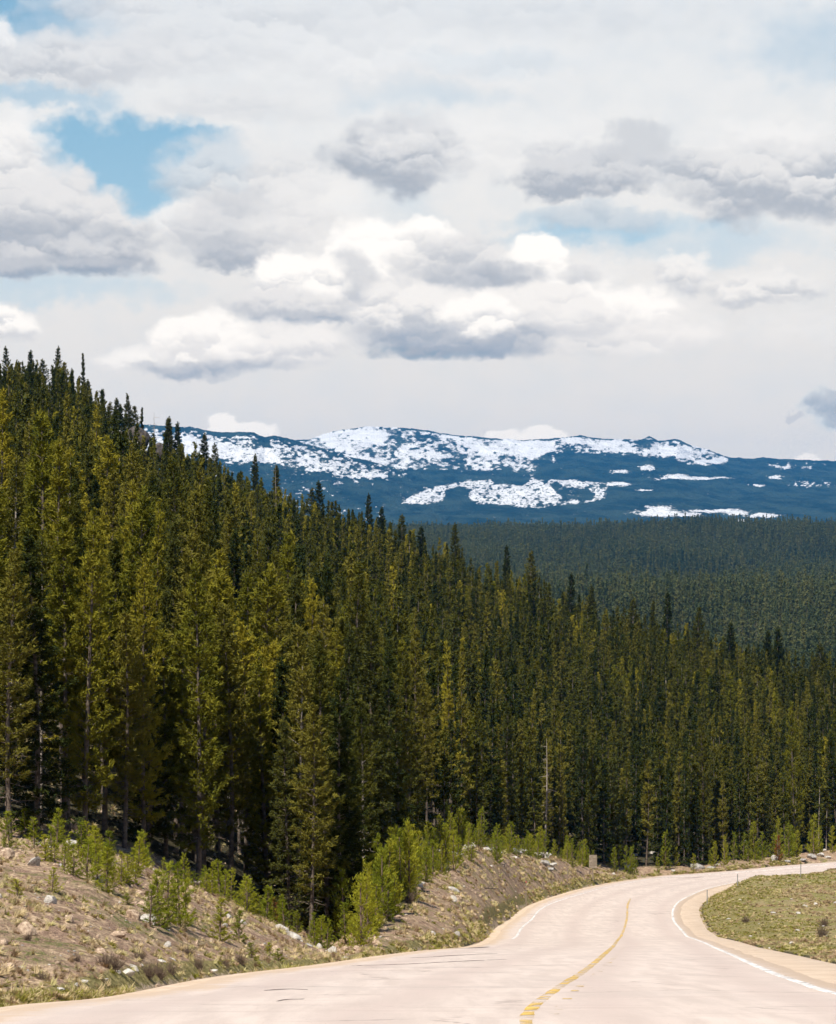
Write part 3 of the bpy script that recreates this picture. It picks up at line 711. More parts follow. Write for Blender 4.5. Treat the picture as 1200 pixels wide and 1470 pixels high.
def needles(P, Dv, g, per, L, w_, spread):
    n = len(P); Pn = np.repeat(P, per, 0); D = np.repeat(Dv, per, 0) + g.normal(0, spread, (n * per, 3))
    D /= np.linalg.norm(D, axis=1)[:, None]
    Lr = L * g.uniform(.6, 1.25, (n * per, 1)); Pn = Pn + g.normal(0, L * .22, (n * per, 3))
    S = np.cross(D, g.normal(0, 1, (n * per, 3))); S /= np.linalg.norm(S, axis=1)[:, None] + 1e-9
    a = Pn - D * Lr * .35 - S * w_ * .5; b = Pn - D * Lr * .2 + S * w_ * .5; c_ = Pn + D * Lr * .65
    V = np.stack([a, b, c_], 1).reshape(-1, 3); T = np.arange(len(V)).reshape(-1, 3)
    return V, T
PROTO = {}
def conifer(key, kind, h, seed, lod, mats, R0=1.2, z0=.3, lean=.1, dead=14, whorl=None, ragged=.3):
    g = np.random.default_rng(seed)
    s = {0: (0.40, 7, 14, 10, .21, .054, .6), 1: (0.60, 5, 7, 7, .36, .12, .6), 2: (1.3, 4, 2, 4, 1.1, .46, .5)}[lod]
    if kind == 'spruce': s = (s[0] * .85, s[1] + 1, s[2], s[3], s[4] * .9, s[5], s[6])
    tr_r = 0.0072 * h + .015
    Vt, Qt, centre = trunk_mesh(key, h, tr_r, lean, g, (dead if lod == 0 else (5 if lod == 1 and dead else 0), .12, max(z0 + .1, .2)), sides=7 if lod == 0 else (5 if lod == 1 else 3))
    P, Dv, paths = crown_pts(h, kind, g, whorl or s[0], s[1], s[2], R0, z0, .35 if kind == 'spruce' else .05, centre, .22 if kind == 'spruce' else .38, ragged)
    V, T = needles(P, Dv, g, s[3], s[4], s[5], s[6])
    if lod == 0:
        bv, bq = rods(paths); b = len(Vt); Vt = list(Vt) + [tuple(x) for x in bv]; Qt = list(Qt) + [tuple(b + i for i in q) for q in bq]
        tm = mesh_from(key + '_trunk', np.array(Vt), quads=np.array(Qt), smooth=True); tm.materials.append(mats[0])
        cm = mesh_from(key + '_crown', V, tris=T); cm.materials.append(mats[1])
        PROTO[key] = (tm, cm, h, kind)
    else:
        b = len(Vt); me = mesh_from(key, np.concatenate([np.array(Vt), V]), quads=np.array(Qt), tris=T + b, mat_idx=[0] * len(Qt) + [1] * len(T))
        me.materials.append(mats[0]); me.materials.append(mats[1]); PROTO[key] = (me, h, kind)
# near trees
NEAR = []
spec0 = [('pine', 11.5, 1.20, .30, mBark, mPine, 'yellow-green pine'), ('pine', 12.5, 1.05, .42, mBark, mPine, 'yellow-green pine'), ('pine', 10.5, 1.25, .22, mBark, mOld, 'olive pine'),
         ('pine', 12.0, 1.15, .36, mBarkP, mOld, 'olive pine'), ('pine', 11.0, 1.35, .12, mBark, mPine, 'yellow-green pine'), ('spruce', 12.0, 1.35, .06, mBark, mSpr, 'dark spruce'),
         ('spruce', 10.5, 1.15, .10, mBark, mSpr, 'dark spruce'), ('pine', 13.0, 0.95, .52, mBarkP, mOld, 'olive pine'), ('spruce', 11.5, 1.0, .08, mBark, mOld, 'narrow olive spruce'),
         ('pine', 10.0, 1.1, .34, mBark, mPine, 'yellow-green pine'), ('pine', 12.0, .42, .30, mBark, mSpr, 'thin bare-topped pine')]
for i, (k, h, r, z0, bk, nd2, nm) in enumerate(spec0):
    conifer('near_tree_%d' % i, k, h, 100 + i, 0, (bk, nd2), r, z0, 0.10 + .05 * (i % 3), 16 if k == 'pine' else 6); NEAR.append(('near_tree_%d' % i, nm, z0))
# young pines
YNG = []
for i in range(5):
    g = np.random.default_rng(300 + i); h = 2.4
    Vt, Qt, centre = trunk_mesh('young', h, .035, .04, g, (0, 0, 0), 5)
    P, Dv, paths = crown_pts(h, 'spruce', g, .27, 5, 5, .50 - .04 * i, .04, .0, centre, .75, .35)
    V, T = needles(P, Dv, g, 10, .15, .030, .45)
    bv, bq = rods(paths); b = len(Vt); Vt = list(Vt) + [tuple(x) for x in bv]; Qt = list(Qt) + [tuple(b + j for j in q) for q in bq]
    tm = mesh_from('young_trunk', np.array(Vt), quads=np.array(Qt)); tm.materials.append(mTwig)
    cm = mesh_from('young_crown', V, tris=T); cm.materials.append(mYng); YNG.append((tm, cm, h))
gR = mesh_from('rust_crown', V, tris=T); gR.materials.append(mRust)

# ------------------------------------------------------------------ placing trees
def jitter_points(pxmin, pxmax, Dmin_f, Dmax, dens_f, g, n):
    """random places in a fan, thinned so that trees keep apart"""
    pts = []; cell = {}
    u = g.random(n); px = g.uniform(pxmin, pxmax, n)
    dmin = Dmin_f(px); D = np.sqrt(dmin ** 2 + u * (Dmax ** 2 - dmin ** 2))
    X = PX(px, D)
    sp = dens_f(px, D)
    for i in range(n):
        s = sp[i]; cx, cy = int(X[i] // 2), int(D[i] // 2); ok = True
        for a in range(cx - 1, cx + 2):
            for b in range(cy - 1, cy + 2):
                for (x_, y_) in cell.get((a, b), ()):
                    if (x_ - X[i]) ** 2 + (y_ - D[i]) ** 2 < s * s: ok = False; break
                if not ok: break
            if not ok: break
        if ok: cell.setdefault((cx, cy), []).append((X[i], D[i])); pts.append((X[i], D[i]))
    return np.array(pts)
g = np.random.default_rng(5)
d0f = lambda px: np.interp(px, COLS[:, 0], COLS[:, 4])
PTS = jitter_points(-170, 1370, lambda px: d0f(px) + 2, 500, lambda px, D: np.where(D < 140, 2.05, 1.75) + .9 * sstep(fbm(px * .03, D * .04, 2), .05, .35), g, 30000)
pxs = 600 + F * PTS[:, 0] / PTS[:, 1]
# keep the foot of the young pine patch clear, and the rock outcrop
keep = ~((pxs > 500) & (pxs < 600) & (PTS[:, 1] < 152))
keep &= ~((np.abs(pxs - 190) < 40) & (PTS[:, 1] > 395))
PTS = PTS[keep]
# trees set by hand at the forest edge: direction, distance, tip row, which
HAND = [(14, 86, 790, 2), (52, 88, 762, 5), (57, 92, 770, 3), (98, 92, 800, 1), (122, 90, 736, 4), (150, 95, 838, 0), (178, 93, 880, 2), (212, 96, 868, 5), (238, 97, 905, 0), (262, 98, 893, 9), (292, 99, 868, 0), (330, 100, 868, 2),
        (352, 103, 900, 9), (378, 106, 930, 0), (404, 104, 945, 6), (428, 99, 955, 3), (452, 106, 912, 2), (462, 108, 1010, 0), (482, 103, 1000, 5), (506, 118, 985, 6), (468, 112, 940, 5),
        (446, 97, 1010, 2), (470, 99, 925, 8), (492, 101, 965, 5), (508, 106, 1005, 8), (522, 113, 1000, 3), (416, 98, 1030, 5), (436, 104, 900, 2), (545, 182, 930, 0), (590, 184, 915, 5), (612, 190, 960, 2), (648, 214, 990, 1), (690, 238, 1015, 8), (730, 250, 1010, 5), (838, 280, 1040, 5), (1140, 316, 1010, 4), (1008, 305, 1030, 2)]
RIDGE_T = [(12, 478, 497, 5), (28, 480, 530, 3), (45, 482, 503, 6), (62, 476, 515, 3), (80, 480, 497, 5), (96, 478, 520, 2), (117, 484, 507, 10), (126, 478, 545, 6), (155, 480, 577, 3), (168, 478, 572, 6), (184, 482, 566, 7), (193, 482, 583, 2), (206, 484, 585, 10),
           (238, 470, 598, 5), (246, 470, 600, 8), (256, 472, 606, 6), (293, 476, 622, 6), (310, 474, 636, 3), (366, 476, 652, 6), (402, 474, 668, 8), (462, 474, 690, 5), (447, 476, 700, 3), (528, 474, 708, 5), (548, 470, 728, 6), (575, 476, 738, 3), (604, 474, 756, 6), (650, 470, 750, 5), (728, 474, 783, 6), (762, 472, 790, 3), (820, 470, 822, 5), (848, 474, 840, 6), (906, 470, 858, 3), (960, 466, 848, 5), (938, 470, 862, 8), (1000, 472, 872, 2), (1045, 470, 892, 5), (1102, 472, 905, 6), (1118, 470, 900, 6), (1180, 472, 922, 3)]
HAND += RIDGE_T
for (px, d, ty, k) in HAND:
    x = PX(px, d); far_ = np.hypot(PTS[:, 0] - x, PTS[:, 1] - d) > 1.0; PTS = PTS[far_]
order = np.argsort(PTS[:, 1] * (1 + 0.9 * ((600 + F * PTS[:, 0] / PTS[:, 1] < -20) | (600 + F * PTS[:, 0] / PTS[:, 1] > 1225))))
PTS = PTS[order]
N_IND = 300 - len(HAND)
ind = PTS[:N_IND]; rest = PTS[N_IND:]
inst = []
for (px, d, ty, k) in HAND:
    x = PX(px, d); z = H1(x, d); inst.append((x, d, z, (HZ - ty) / F * d - z, k))
Hi = H(ind[:, 0], ind[:, 1])
for (x, d), z in zip(ind, Hi):
    q = fbm(np.array([x * .05]), np.array([d * .03]), 2)[0]
    k = int(g.choice([0, 1, 2, 3, 4, 9, 5, 6, 7, 8], p=[.15, .12, .14, .12, .08, .12, .10, .06, .05, .06])) if q < .2 else int(g.choice([5, 6, 8, 2, 3]))
    inst.append((x, d, z, float(np.clip(g.normal(TH, 1.7), 6.5, 14.5)) * (1.12 if d > 220 else 1), k))
def ordn(n):
    o_ = ['zeroth', 'first', 'second', 'third', 'fourth', 'fifth', 'sixth', 'seventh', 'eighth', 'ninth', 'tenth', 'eleventh', 'twelfth', 'thirteenth', 'fourteenth', 'fifteenth', 'sixteenth', 'seventeenth', 'eighteenth', 'nineteenth']
    if n < 20: return o_[n]
    t_ = ['', '', 'twent', 'thirt', 'fort', 'fift', 'sixt', 'sevent', 'eight', 'ninet'][n // 10]
    return t_ + 'ieth' if n % 10 == 0 else t_ + 'y-' + o_[n % 10]
def band(px):
    for lim, s in ((150, 'by the white boulder'), (300, 'above the near bank'), (500, 'beside the bank nose'), (640, 'behind the young pines'), (850, 'above the far bank'), (1010, 'at the road bend'), (9999, 'past the road bend')):
        if px < lim: return s
def thing(name, x, y, z, rz=0.0, s=(1, 1, 1), **props):
    e = bpy.data.objects.new(name, None); COL.objects.link(e); e.empty_display_size = .3
    e.location = (x, y, z); e.rotation_euler = (0, 0, rz); e.scale = s
    for k, v in props.items(): e[k] = v
    return e
def size_word(h): return 'tall' if h > 12.2 else ('short' if h < 9.6 else 'mid-height')
meta = []
for i, (x, d, z, h, k) in enumerate(inst):
    px = 600 + F * x / d; row = d - float(d0f(px))
    rw = 'ridge line' if d > 460 else 'front row' if row < 9 else ('second row' if row < 20 else ('third row' if row < 34 else ('fourth row' if row < 55 else 'deeper rows')))
    meta.append([NEAR[k][1], size_word(h), rw, band(px), px, i])
cnt = {}
for m_ in sorted(meta, key=lambda q: q[4]):
    key = tuple(m_[:4]); cnt[key] = cnt.get(key, 0) + 1; m_.append(cnt[key])
for m_ in meta:
    kd_, sz, rw, bd, px, i, no = m_; x, d, z, h, k = inst[i]
    tot_ = cnt[tuple(m_[:4])]
    lab = ('%s %s, %s%s, %s' % (sz, kd_, (ordn(no) + ' from left in ') if tot_ > 1 else 'only one in ', rw, bd))
    tm, cm, ph, kind_ = PROTO[NEAR[k][0]]; s = h / ph; wd = s ** .5 * g.uniform(.76, 1.08) * (1.4 if d > 460 and k != 10 else 1)
    nm = 'spruce_tree' if 'spruce' in kd_ else 'pine_tree'
    e = thing(nm, x, d, z, g.uniform(0, 6.28), (wd, wd, s), label=lab, category='tree', group='conifers along the edge of the forest')
    for pn, me in (('trunk', tm), ('crown', cm)):
        c_ = bpy.data.objects.new(pn, me); COL.objects.link(c_); c_.parent = e

# ------------------------------------------------------------------ the mass of the forest
def lod_collection(name, keys):
    c = bpy.data.collections.new(name)
    for i, k in enumerate(keys):
        o_ = bpy.data.objects.new('%s_%02d' % (name, i), PROTO[k][0]); c.objects.link(o_)
    return c
def scatter(name, pts, scl, rot, idx, coll, **props):
    me = bpy.data.meshes.new(name); me.vertices.add(len(pts)); me.vertices.foreach_set('co', np.asarray(pts, np.float32).ravel())
    a = me.attributes.new('scl', 'FLOAT_VECTOR', 'POINT'); a.data.foreach_set('vector', np.asarray(scl, np.float32).ravel())
    a = me.attributes.new('rot', 'FLOAT_VECTOR', 'POINT'); a.data.foreach_set('vector', np.asarray(rot, np.float32).ravel())
    a = me.attributes.new('idx', 'INT', 'POINT'); a.data.foreach_set('value', np.asarray(idx, np.int32))
    ob = link(name, me, None, **props)
    ng = bpy.data.node_groups.new(name + '_nodes', 'GeometryNodeTree')
    ng.interface.new_socket('Geometry', in_out='INPUT', socket_type='NodeSocketGeometry'); ng.interface.new_socket('Geometry', in_out='OUTPUT', socket_type='NodeSocketGeometry')
    gi = ng.nodes.new('NodeGroupInput'); go = ng.nodes.new('NodeGroupOutput')
    ip = ng.nodes.new('GeometryNodeInstanceOnPoints'); ci = ng.nodes.new('GeometryNodeCollectionInfo')
    ci.inputs['Collection'].default_value = coll; ci.inputs['Separate Children'].default_value = True; ci.inputs['Reset Children'].default_value = True
    def na_(n_, ty):
        k = ng.nodes.new('GeometryNodeInputNamedAttribute'); k.data_type = ty; k.inputs[0].default_value = n_; return k.outputs[0]
    ng.links.new(gi.outputs[0], ip.inputs['Points']); ng.links.new(ci.outputs[0], ip.inputs['Instance'])
    ip.inputs['Pick Instance'].default_value = True
    ng.links.new(na_('idx', 'INT'), ip.inputs['Instance Index']); ng.links.new(na_('rot', 'FLOAT_VECTOR'), ip.inputs['Rotation']); ng.links.new(na_('scl', 'FLOAT_VECTOR'), ip.inputs['Scale'])
    ng.links.new(ip.outputs[0], go.inputs[0])
    md = ob.modifiers.new('scatter', 'NODES'); md.node_group = ng
    return ob
keys = []
for i, (k, h, r, z0, bk, nd2) in enumerate([('pine', 11, .95, .22, mBark, mPine), ('pine', 11, .82, .32, mBark, mOld), ('pine', 11, 1.05, .15, mBark, mOld), ('spruce', 11, 1.15, .04, mBark, mSpr), ('spruce', 11, .95, .06, mBark, mSpr),
                                           ('pine', 11, .9, .28, mBark, mPine), ('spruce', 11, .85, .08, mBark, mOld), ('pine', 11, 1.0, .4, mBarkP, mOld)]):
    conifer('hill_tree_%d' % i, k, h, 500 + i, 1, (bk, nd2), r, z0, .12, 5); keys.append('hill_tree_%d' % i)
cH = lod_collection('hill_conifer', keys)
n = len(rest); z = H(rest[:, 0], rest[:, 1]); hh = np.clip(g.normal(TH - .6, 2.1, n), 5, 15)
hh = np.where(rest[:, 1] > 425, np.minimum(hh, 11.5), hh)
qn = fbm(rest[:, 0] * .05, rest[:, 1] * .03, 2)
idx = np.where(qn < .12, g.choice(8, n, p=[.09, .16, .11, .17, .14, .06, .20, .07]), g.choice([3, 4, 6, 1], n))
wd = (hh / 11) ** .5 * g.uniform(.68, 1.08, n)
scatter('forest', np.stack([rest[:, 0], rest[:, 1], z], -1), np.stack([wd, wd, hh / 11], -1), np.stack([g.normal(0, .02, n), g.normal(0, .02, n), g.uniform(0, 6.28, n)], -1), idx, cH,
        kind='stuff', label='dense conifer forest covering the hillside up to its ridge', category='forest')
# far forest
keys = []
for i in range(6):
    conifer('far_tree_%d' % i, 'spruce' if i % 2 else 'pine', 13, 700 + i, 2, (mBark, mFar), 1.6 - .1 * i, .08, .1, 0); keys.append('far_tree_%d' % i)
cF = lod_collection('far_conifer', keys)
n = 52000
px = g.uniform(430, 1330, n); D = np.sqrt(930. ** 2 + g.random(n) * (4700. ** 2 - 930. ** 2))
fx = fbm(PX(px, D) * .006, D * .004, 3); kp = g.random(n) < np.clip(1.05 - .9 * (fx > .35), .25, 1); px = px[kp]; D = D[kp]; n = len(D)
X = PX(px, D); z = H(X, D)
hh = np.clip(g.normal(1, .18, n), .5, 1.5) * (1 + .25 * fbm(X * .004, D * .003, 2))
wdt = g.uniform(.75, 1.15, n) * (1 + .00012 * D); hh = hh * g.choice([.8, 1.0, 1.3], n)
scatter('distant_forest', np.stack([X, D, z - .3], -1), np.stack([wdt, wdt, hh], -1), np.stack([np.zeros(n), np.zeros(n), g.uniform(0, 6.28, n)], -1), g.integers(0, 6, n), cF,
        kind='stuff', label='far blue-green conifer forest rolling below the snowy mountains', category='forest')

#__DETAILS__
# ------------------------------------------------------------------ young pines
g = np.random.default_rng(21)
yp = []
def add_y(px, py, hpx, who, D=None, kind='young'):
    d = D or hit(px, py); yp.append((PX(px, d), d, hpx / F * d, who, kind, px))
for (px, py, hp) in [(25, 1288, 28), (75, 1285, 38), (215, 1330, 60), (228, 1333, 82), (242, 1330, 86), (258, 1332, 92), (268, 1328, 66), (316, 1352, 62), (343, 1352, 46), (183, 1302, 18), (362, 1377, 24), (388, 1372, 20), (400, 1382, 20), (152, 1282, 66), (140, 1272, 48), (125, 1265, 58), (105, 1258, 44), (92, 1250, 40)]:
    add_y(px, py, hp, 'on the open slope of the near bank')
for _ in range(34):
    px = g.uniform(-5, 200); py = 1206 + max(0, px - 20) * .29 + g.uniform(-14, 26); add_y(px, py, g.uniform(20, 54), 'crowding the crest above the near bank')
for _ in range(34):
    px = g.uniform(200, 470); py = np.interp(px, [200, 250, 330, 400, 470], [1246, 1262, 1297, 1328, 1352]); d = float(np.interp(px, COLS[:, 0], COLS[:, 2])) + g.uniform(1, 14)
    add_y(px, py, g.uniform(26, 58), 'among the trunks behind the near bank', d)
for _ in range(95):
    t_ = g.random() ** .9; px = 486 + 104 * g.random(); lo = np.interp(px, [486, 520, 550, 580, 600], [1364, 1362, 1343, 1303, 1282]); py = lo - t_ * (lo - 1246)
    add_y(px, py, g.uniform(52, 100) * (1.15 - .45 * t_), 'in the dense patch between the two banks')
for _ in range(120):
    px = 582 + 285 * g.random() ** 1.5; c = float(np.interp(px, COLS[:, 0], COLS[:, 2])); d = c + g.uniform(-20 if px < 720 else -4, 14)
    add_y(px, 0, g.uniform(18, 58) * (1.0 if px < 720 else .75), 'along the crest of the far stony bank', d)
for _ in range(46):
    px = g.uniform(850, 1235); d = float(d0f(px)) + g.uniform(-8, 4)
    add_y(px, 0, g.uniform(16, 56), 'at the forest foot past the bend', d)
add_y(953, 1243, 34, 'at the forest foot past the bend', kind='rust'); add_y(1117, 1236, 36, 'at the forest foot past the bend', kind='rust'); add_y(131, 1226, 26, 'crowding the crest above the near bank', float(hit(131, 1229)) + 3, 'rust'); add_y(392, 1290, 40, 'among the trunks behind the near bank', 96.0, 'rust')
cc = {}
for (x, d, h, who, kind, px) in sorted(yp, key=lambda q: q[5]):
    k = (who, kind, h > 1.9); cc[k] = cc.get(k, 0) + 1
tot = dict(cc); cc = {}
for (x, d, h, who, kind, px) in sorted(yp, key=lambda q: q[5]):
    k = (who, kind, h > 1.9); cc[k] = cc.get(k, 0) + 1
    tm, cm, ph = YNG[int(g.integers(0, 5))]; s = h / ph
    wd = min(1.5, max(.32, s ** .75)) * g.uniform(.85, 1.2)
    sz = ('taller' if h > 1.9 else 'low') + (' rust-brown dead' if kind == 'rust' else ' bright green')
    lab = '%s young pine %s, %s' % (sz, who, (ordn(cc[k]) + ' from left') if tot[k] > 1 else 'the only one')
    e = thing('young_pine', x, d, H1(x, d) - .04, g.uniform(0, 6.28), (wd, wd, s), label=lab, category='young tree', group='young pines on the banks and along the forest foot')
    for pn, me in (('stem', tm), ('crown', gR if kind == 'rust' else cm)):
        c_ = bpy.data.objects.new(pn, me); COL.objects.link(c_); c_.parent = e

# ------------------------------------------------------------------ rocks
mRock = simple('pale_granite', (0.30, 0.27, 0.23), (0.62, 0.58, 0.52), 5.0, 0.9, 0.03)
mRockG = simple('grey_granite', (0.20, 0.185, 0.17), (0.46, 0.43, 0.39), 5.0, 0.9, 0.03)
mRockD = simple('dark_outcrop_rock', (0.035, 0.03, 0.028), (0.13, 0.11, 0.10), 1.2, 0.95, 0.15)
mRockL = simple('lichen_pale_rock', (0.28, 0.26, 0.23), (0.55, 0.52, 0.47), 1.5, 0.9, 0.1)
def rock_mesh(name, seed, sub=3):
    import bmesh
    g_ = np.random.default_rng(seed); bm = bmesh.new(); bmesh.ops.create_icosphere(bm, subdivisions=sub, radius=1.0)
    planes = [(lambda v: v / np.linalg.norm(v))(g_.normal(0, 1, 3)) for _ in range(13)]; offs = g_.uniform(.55, .95, 13)
    for v in bm.verts:
        c_ = np.array(v.co)
        for n_, o_ in zip(planes, offs):
            k = c_ @ n_
            if k > o_: c_ = c_ - n_ * (k - o_) * .93
        c_ += g_.normal(0, .012, 3); v.co = c_
    me = bpy.data.meshes.new(name); bm.to_mesh(me); bm.free(); return me
def rock(px, py, wpx, ratio, label, mat, grp='rocks lying on the roadside banks', D=None, tilt=0.0, seed=0, deep=.9, name='rock', cat='rock'):
    d = D or hit(px, py); w_ = wpx / F * d / 2; x = PX(px, d)
    me = rock_mesh('rock', seed); h_ = w_ * ratio
    g_ = np.random.default_rng(seed + 5); V = np.array([v.co[:] for v in me.vertices])
    V[:, 0] *= w_; V[:, 1] *= w_ * deep; V[:, 2] *= h_
    c_, s_ = math.cos(tilt), math.sin(tilt); V[:, 0], V[:, 2] = V[:, 0] * c_ - V[:, 2] * s_, V[:, 0] * s_ + V[:, 2] * c_
    me.vertices.foreach_set('co', V.astype(np.float32).ravel()); me.update()
    o_ = link(name, me, mat, label=label, category=cat, group=grp)
    o_.location = (x, d, H1(x, d) + h_ * .45)
RK = [(103, 1219, 25, .8, 'large white boulder with a rounded top on the crest of the near bank', 0), (122, 1232, 15, .6, 'smaller white rock just right of the large white boulder', 0),
      (190, 1255, 14, .55, 'flat grey rock at the crest of the bare dirt bank', 1), (72, 1221, 10, .7, 'white stone left of the large white boulder', 0), (64, 1226, 7, .6, 'tiny white stone among young pines on the left crest', 0),
      (31, 1394, 15, .35, 'flat white stone low on the slope near the left edge', 0), (86, 1424, 15, .4, 'flat white stone at the foot of the near bank', 0), (183, 1408, 22, .7, 'large angular pinkish rock above the grass strip', 0),
      (193, 1398, 18, .5, 'leaning slab behind the large angular pinkish rock', 0), (170, 1404, 12, .6, 'small pink rock left of the angular pair', 0), (121, 1414, 13, .55, 'half buried pale rock near the verge', 0),
      (152, 1413, 10, .5, 'small stone between pale rock and angular rocks', 1), (305, 1396, 17, .35, 'pale flat stone near the middle of the bank foot', 0), (232, 1384, 14, .35, 'flat stone half up the low bank', 0),
      (248, 1380, 12, .3, 'long pale stone above the flat stone of the low bank', 0), (495, 1377, 10, .5, 'round stone where the near bank meets the road', 0), (476, 1369, 8, .5, 'small stone at the tip of the near bank', 1),
      (405, 1338, 30, .45, 'pale rock slab on the bank nose, upper left one', 0), (422, 1347, 26, .4, 'pale rock slab on the bank nose, lower right one', 0), (444, 1360, 12, .4, 'small slab below the two pale slabs', 1),
      (650, 1279, 22, .4, 'long pale rock on the face of the far bank', 0), (606, 1236, 12, 1.1, 'upright white rock at the left of the far bank', 0), (560, 1237, 12, 1.1, 'upright white rock deep in the young pine patch', 0), (575, 1228, 9, .8, 'white rock behind the upright one in the pine patch', 0),
      (598, 1258, 9, 1.0, 'white stone at the foot of the pine patch', 0), (900, 1247, 24, .5, 'long white boulder with dark underside near the sign', 0), (963, 1241, 13, .5, 'white rock left of the grey boulder at the bend', 0), (966, 1251, 8, .5, 'small white stone at the road edge by the bend', 0),
      (1000, 1248, 24, .55, 'broad grey boulder at the road edge past the bend', 1), (1022, 1248, 16, .45, 'brownish flat rock right of the broad grey boulder', 1), (1030, 1242, 9, .5, 'little white rock above the brownish flat rock', 0), (1112, 1236, 12, .9, 'upright white rock at the forest foot on the right', 0),
      (1090, 1228, 10, .7, 'white stone in front of the trees on the right', 0), (1165, 1233, 16, .6, 'biggest rock in the pile at the far right', 1), (1178, 1229, 11, .7, 'upper rock in the pile at the far right', 0), (1152, 1236, 12, .5, 'left rock in the pile at the far right', 1), (1188, 1234, 10, .5, 'right end rock of the pile at the far right', 0), (1130, 1238, 11, .5, 'low rock left of the far right pile', 1),
      (1060, 1376, 0, 0, '', 0)]
for i, (px, py, wp, ra, lab, mt) in enumerate(RK):
    if wp: rock(px, py, wp, ra, lab, mRockG if mt else mRock, seed=40 + i, tilt=(-.45 if 'slab' in lab or 'long' in lab else g.normal(0, .15)), D=(hit(px, py) + 1.5) if py < 1240 and px < 620 else None)
def strew(n_, fp, lab, grp, wr, rr, mats, seed):
    """loose stones, numbered from left to right"""
    q = sorted((fp() for _ in range(n_)), key=lambda p: p[0])
    for i, (px, py, d) in enumerate(q):
        rock(px, py, g.uniform(*wr), g.uniform(*rr), lab % ordn(i + 1), mats[int(g.random() < .35)], grp, D=d, seed=seed + i % 9, tilt=g.normal(0, .15))
def fp1(): px = g.uniform(632, 800); return px, 0, float(np.interp(px, COLS[:, 0], COLS[:, 2])) + g.uniform(-12, 5)
def fp2(): px = g.uniform(0, 420); return px, np.interp(px, [0, 420], [1440, 1392]) - g.uniform(4, 190 - px * .38), None
def fp3(): px = g.uniform(1030, 1200); return px, g.uniform(1275, 1375 - (1200 - px) * .12), None
def fp4(): px = g.uniform(640, 1190); return px, 0, float(d0f(px)) + g.uniform(2, 24)
strew(34, fp1, '%s pale broken rock from the left along the far bank crest', 'broken rocks strewn along the crest of the far bank', (7, 20), (.4, .8), (mRock, mRockG), 200)
strew(60, fp2, '%s small loose stone from the left on the dry near bank', 'small loose stones on the near bank', (2.5, 6.5), (.3, .6), (mRockG, mRock), 300)
strew(20, fp3, '%s small pale stone from the left in the grass inside the bend', 'small stones in the grass inside the bend', (3, 9), (.3, .6), (mRock, mRock), 400)
strew(40, fp4, '%s pale rock from the left on the forest floor between trunks', 'pale rocks on the forest floor between the trunks', (5, 13), (.4, .8), (mRock, mRock), 500)
# outcrop on the ridge
for (px, py, w_, ra, lab, mt, dd) in [(197, 628, 40, .75, 'dark jagged rock outcrop breaking the ridge line of the wooded hill', mRockD, 462), (222, 650, 38, .8, 'lower dark block of the ridge outcrop, on its right side', mRockD, 458), (168, 622, 26, .45, 'pale slab left of the dark ridge outcrop', mRockL, 458), (186, 636, 26, .4, 'pale ledge under the dark ridge outcrop', mRockL, 454),
                                 (200, 648, 22, .4, 'second pale ledge at the lower edge of the ridge outcrop', mRockL, 452), (137, 612, 22, .4, 'pale rock face between trees near the top of the ridge', mRockL, 454)]:
    me = rock_mesh('rock', int(px)); wr = w_ / F * dd / 2; V = np.array([v.co[:] for v in me.vertices]) * np.array([wr, wr * .8, wr * ra * 1.3]); me.vertices.foreach_set('co', V.astype(np.float32).ravel()); me.update()
    o_ = link('rock_outcrop', me, mt, label=lab, category='rock', group='rocks of the outcrop on the ridge'); o_.location = (PX(px, dd), dd, (HZ - py) / F * dd - wr * ra * .2)

# ------------------------------------------------------------------ trees standing on the skyline by the outcrop and the thin bare one
cnt_r = 0
for i, (px, d, ty) in enumerate([(397, 468, 668), (223, 472, 592), (330, 120, 905), (1002, 306, 1075), (75, 110, 800), (782, 262, 1060)]):
    gs = np.random.default_rng(880 + i); x = PX(px, d); z = H1(x, d); h = (HZ - ty) / F * d - z
    V, Q, _c = trunk_mesh('snag', h, .10, .12, gs, (34, .25, .95), 7); me = mesh_from('dead_tree', np.array(V), quads=np.array(Q), smooth=True)
    o_ = link('dead_tree', me, mBarkP, label='bare grey dead conifer with short broken branches, %s of them from the left' % ordn(1 + sorted([397, 223, 330, 1002, 75, 782]).index(px)), category='dead tree', group='dead conifers standing in the forest'); o_.location = (x, d, z)
# ------------------------------------------------------------------ dry shrubs, dead wood
def shrub_mesh(seed, n=70):
    g_ = np.random.default_rng(seed); paths = []
    for _ in range(n):
        a = g_.uniform(0, 6.28); el_ = g_.uniform(.5, 1.5); L = g_.uniform(.5, 1.0); p0 = np.array([g_.normal(0, .10), g_.normal(0, .10), 0]); d_ = np.array([math.cos(a) * math.cos(el_), math.sin(a) * math.cos(el_), math.sin(el_)])
        p1 = p0 + d_ * L * .6; p2 = p1 + (d_ + g_.normal(0, .3, 3)) * L * .4; paths += [(p0, p1, .014, .009), (p1, p2, .009, .003)]
        for _k in range(3):
            q = p0 + (p1 - p0) * g_.uniform(.4, 1); paths.append((q, q + (d_ + g_.normal(0, .6, 3)) * .25 * L, .007, .003))
    V, Q = rods(paths); me = mesh_from('shrub', np.array(V), quads=np.array(Q)); me.materials.append(mTwig); return me
SH = [shrub_mesh(900 + i) for i in range(4)]
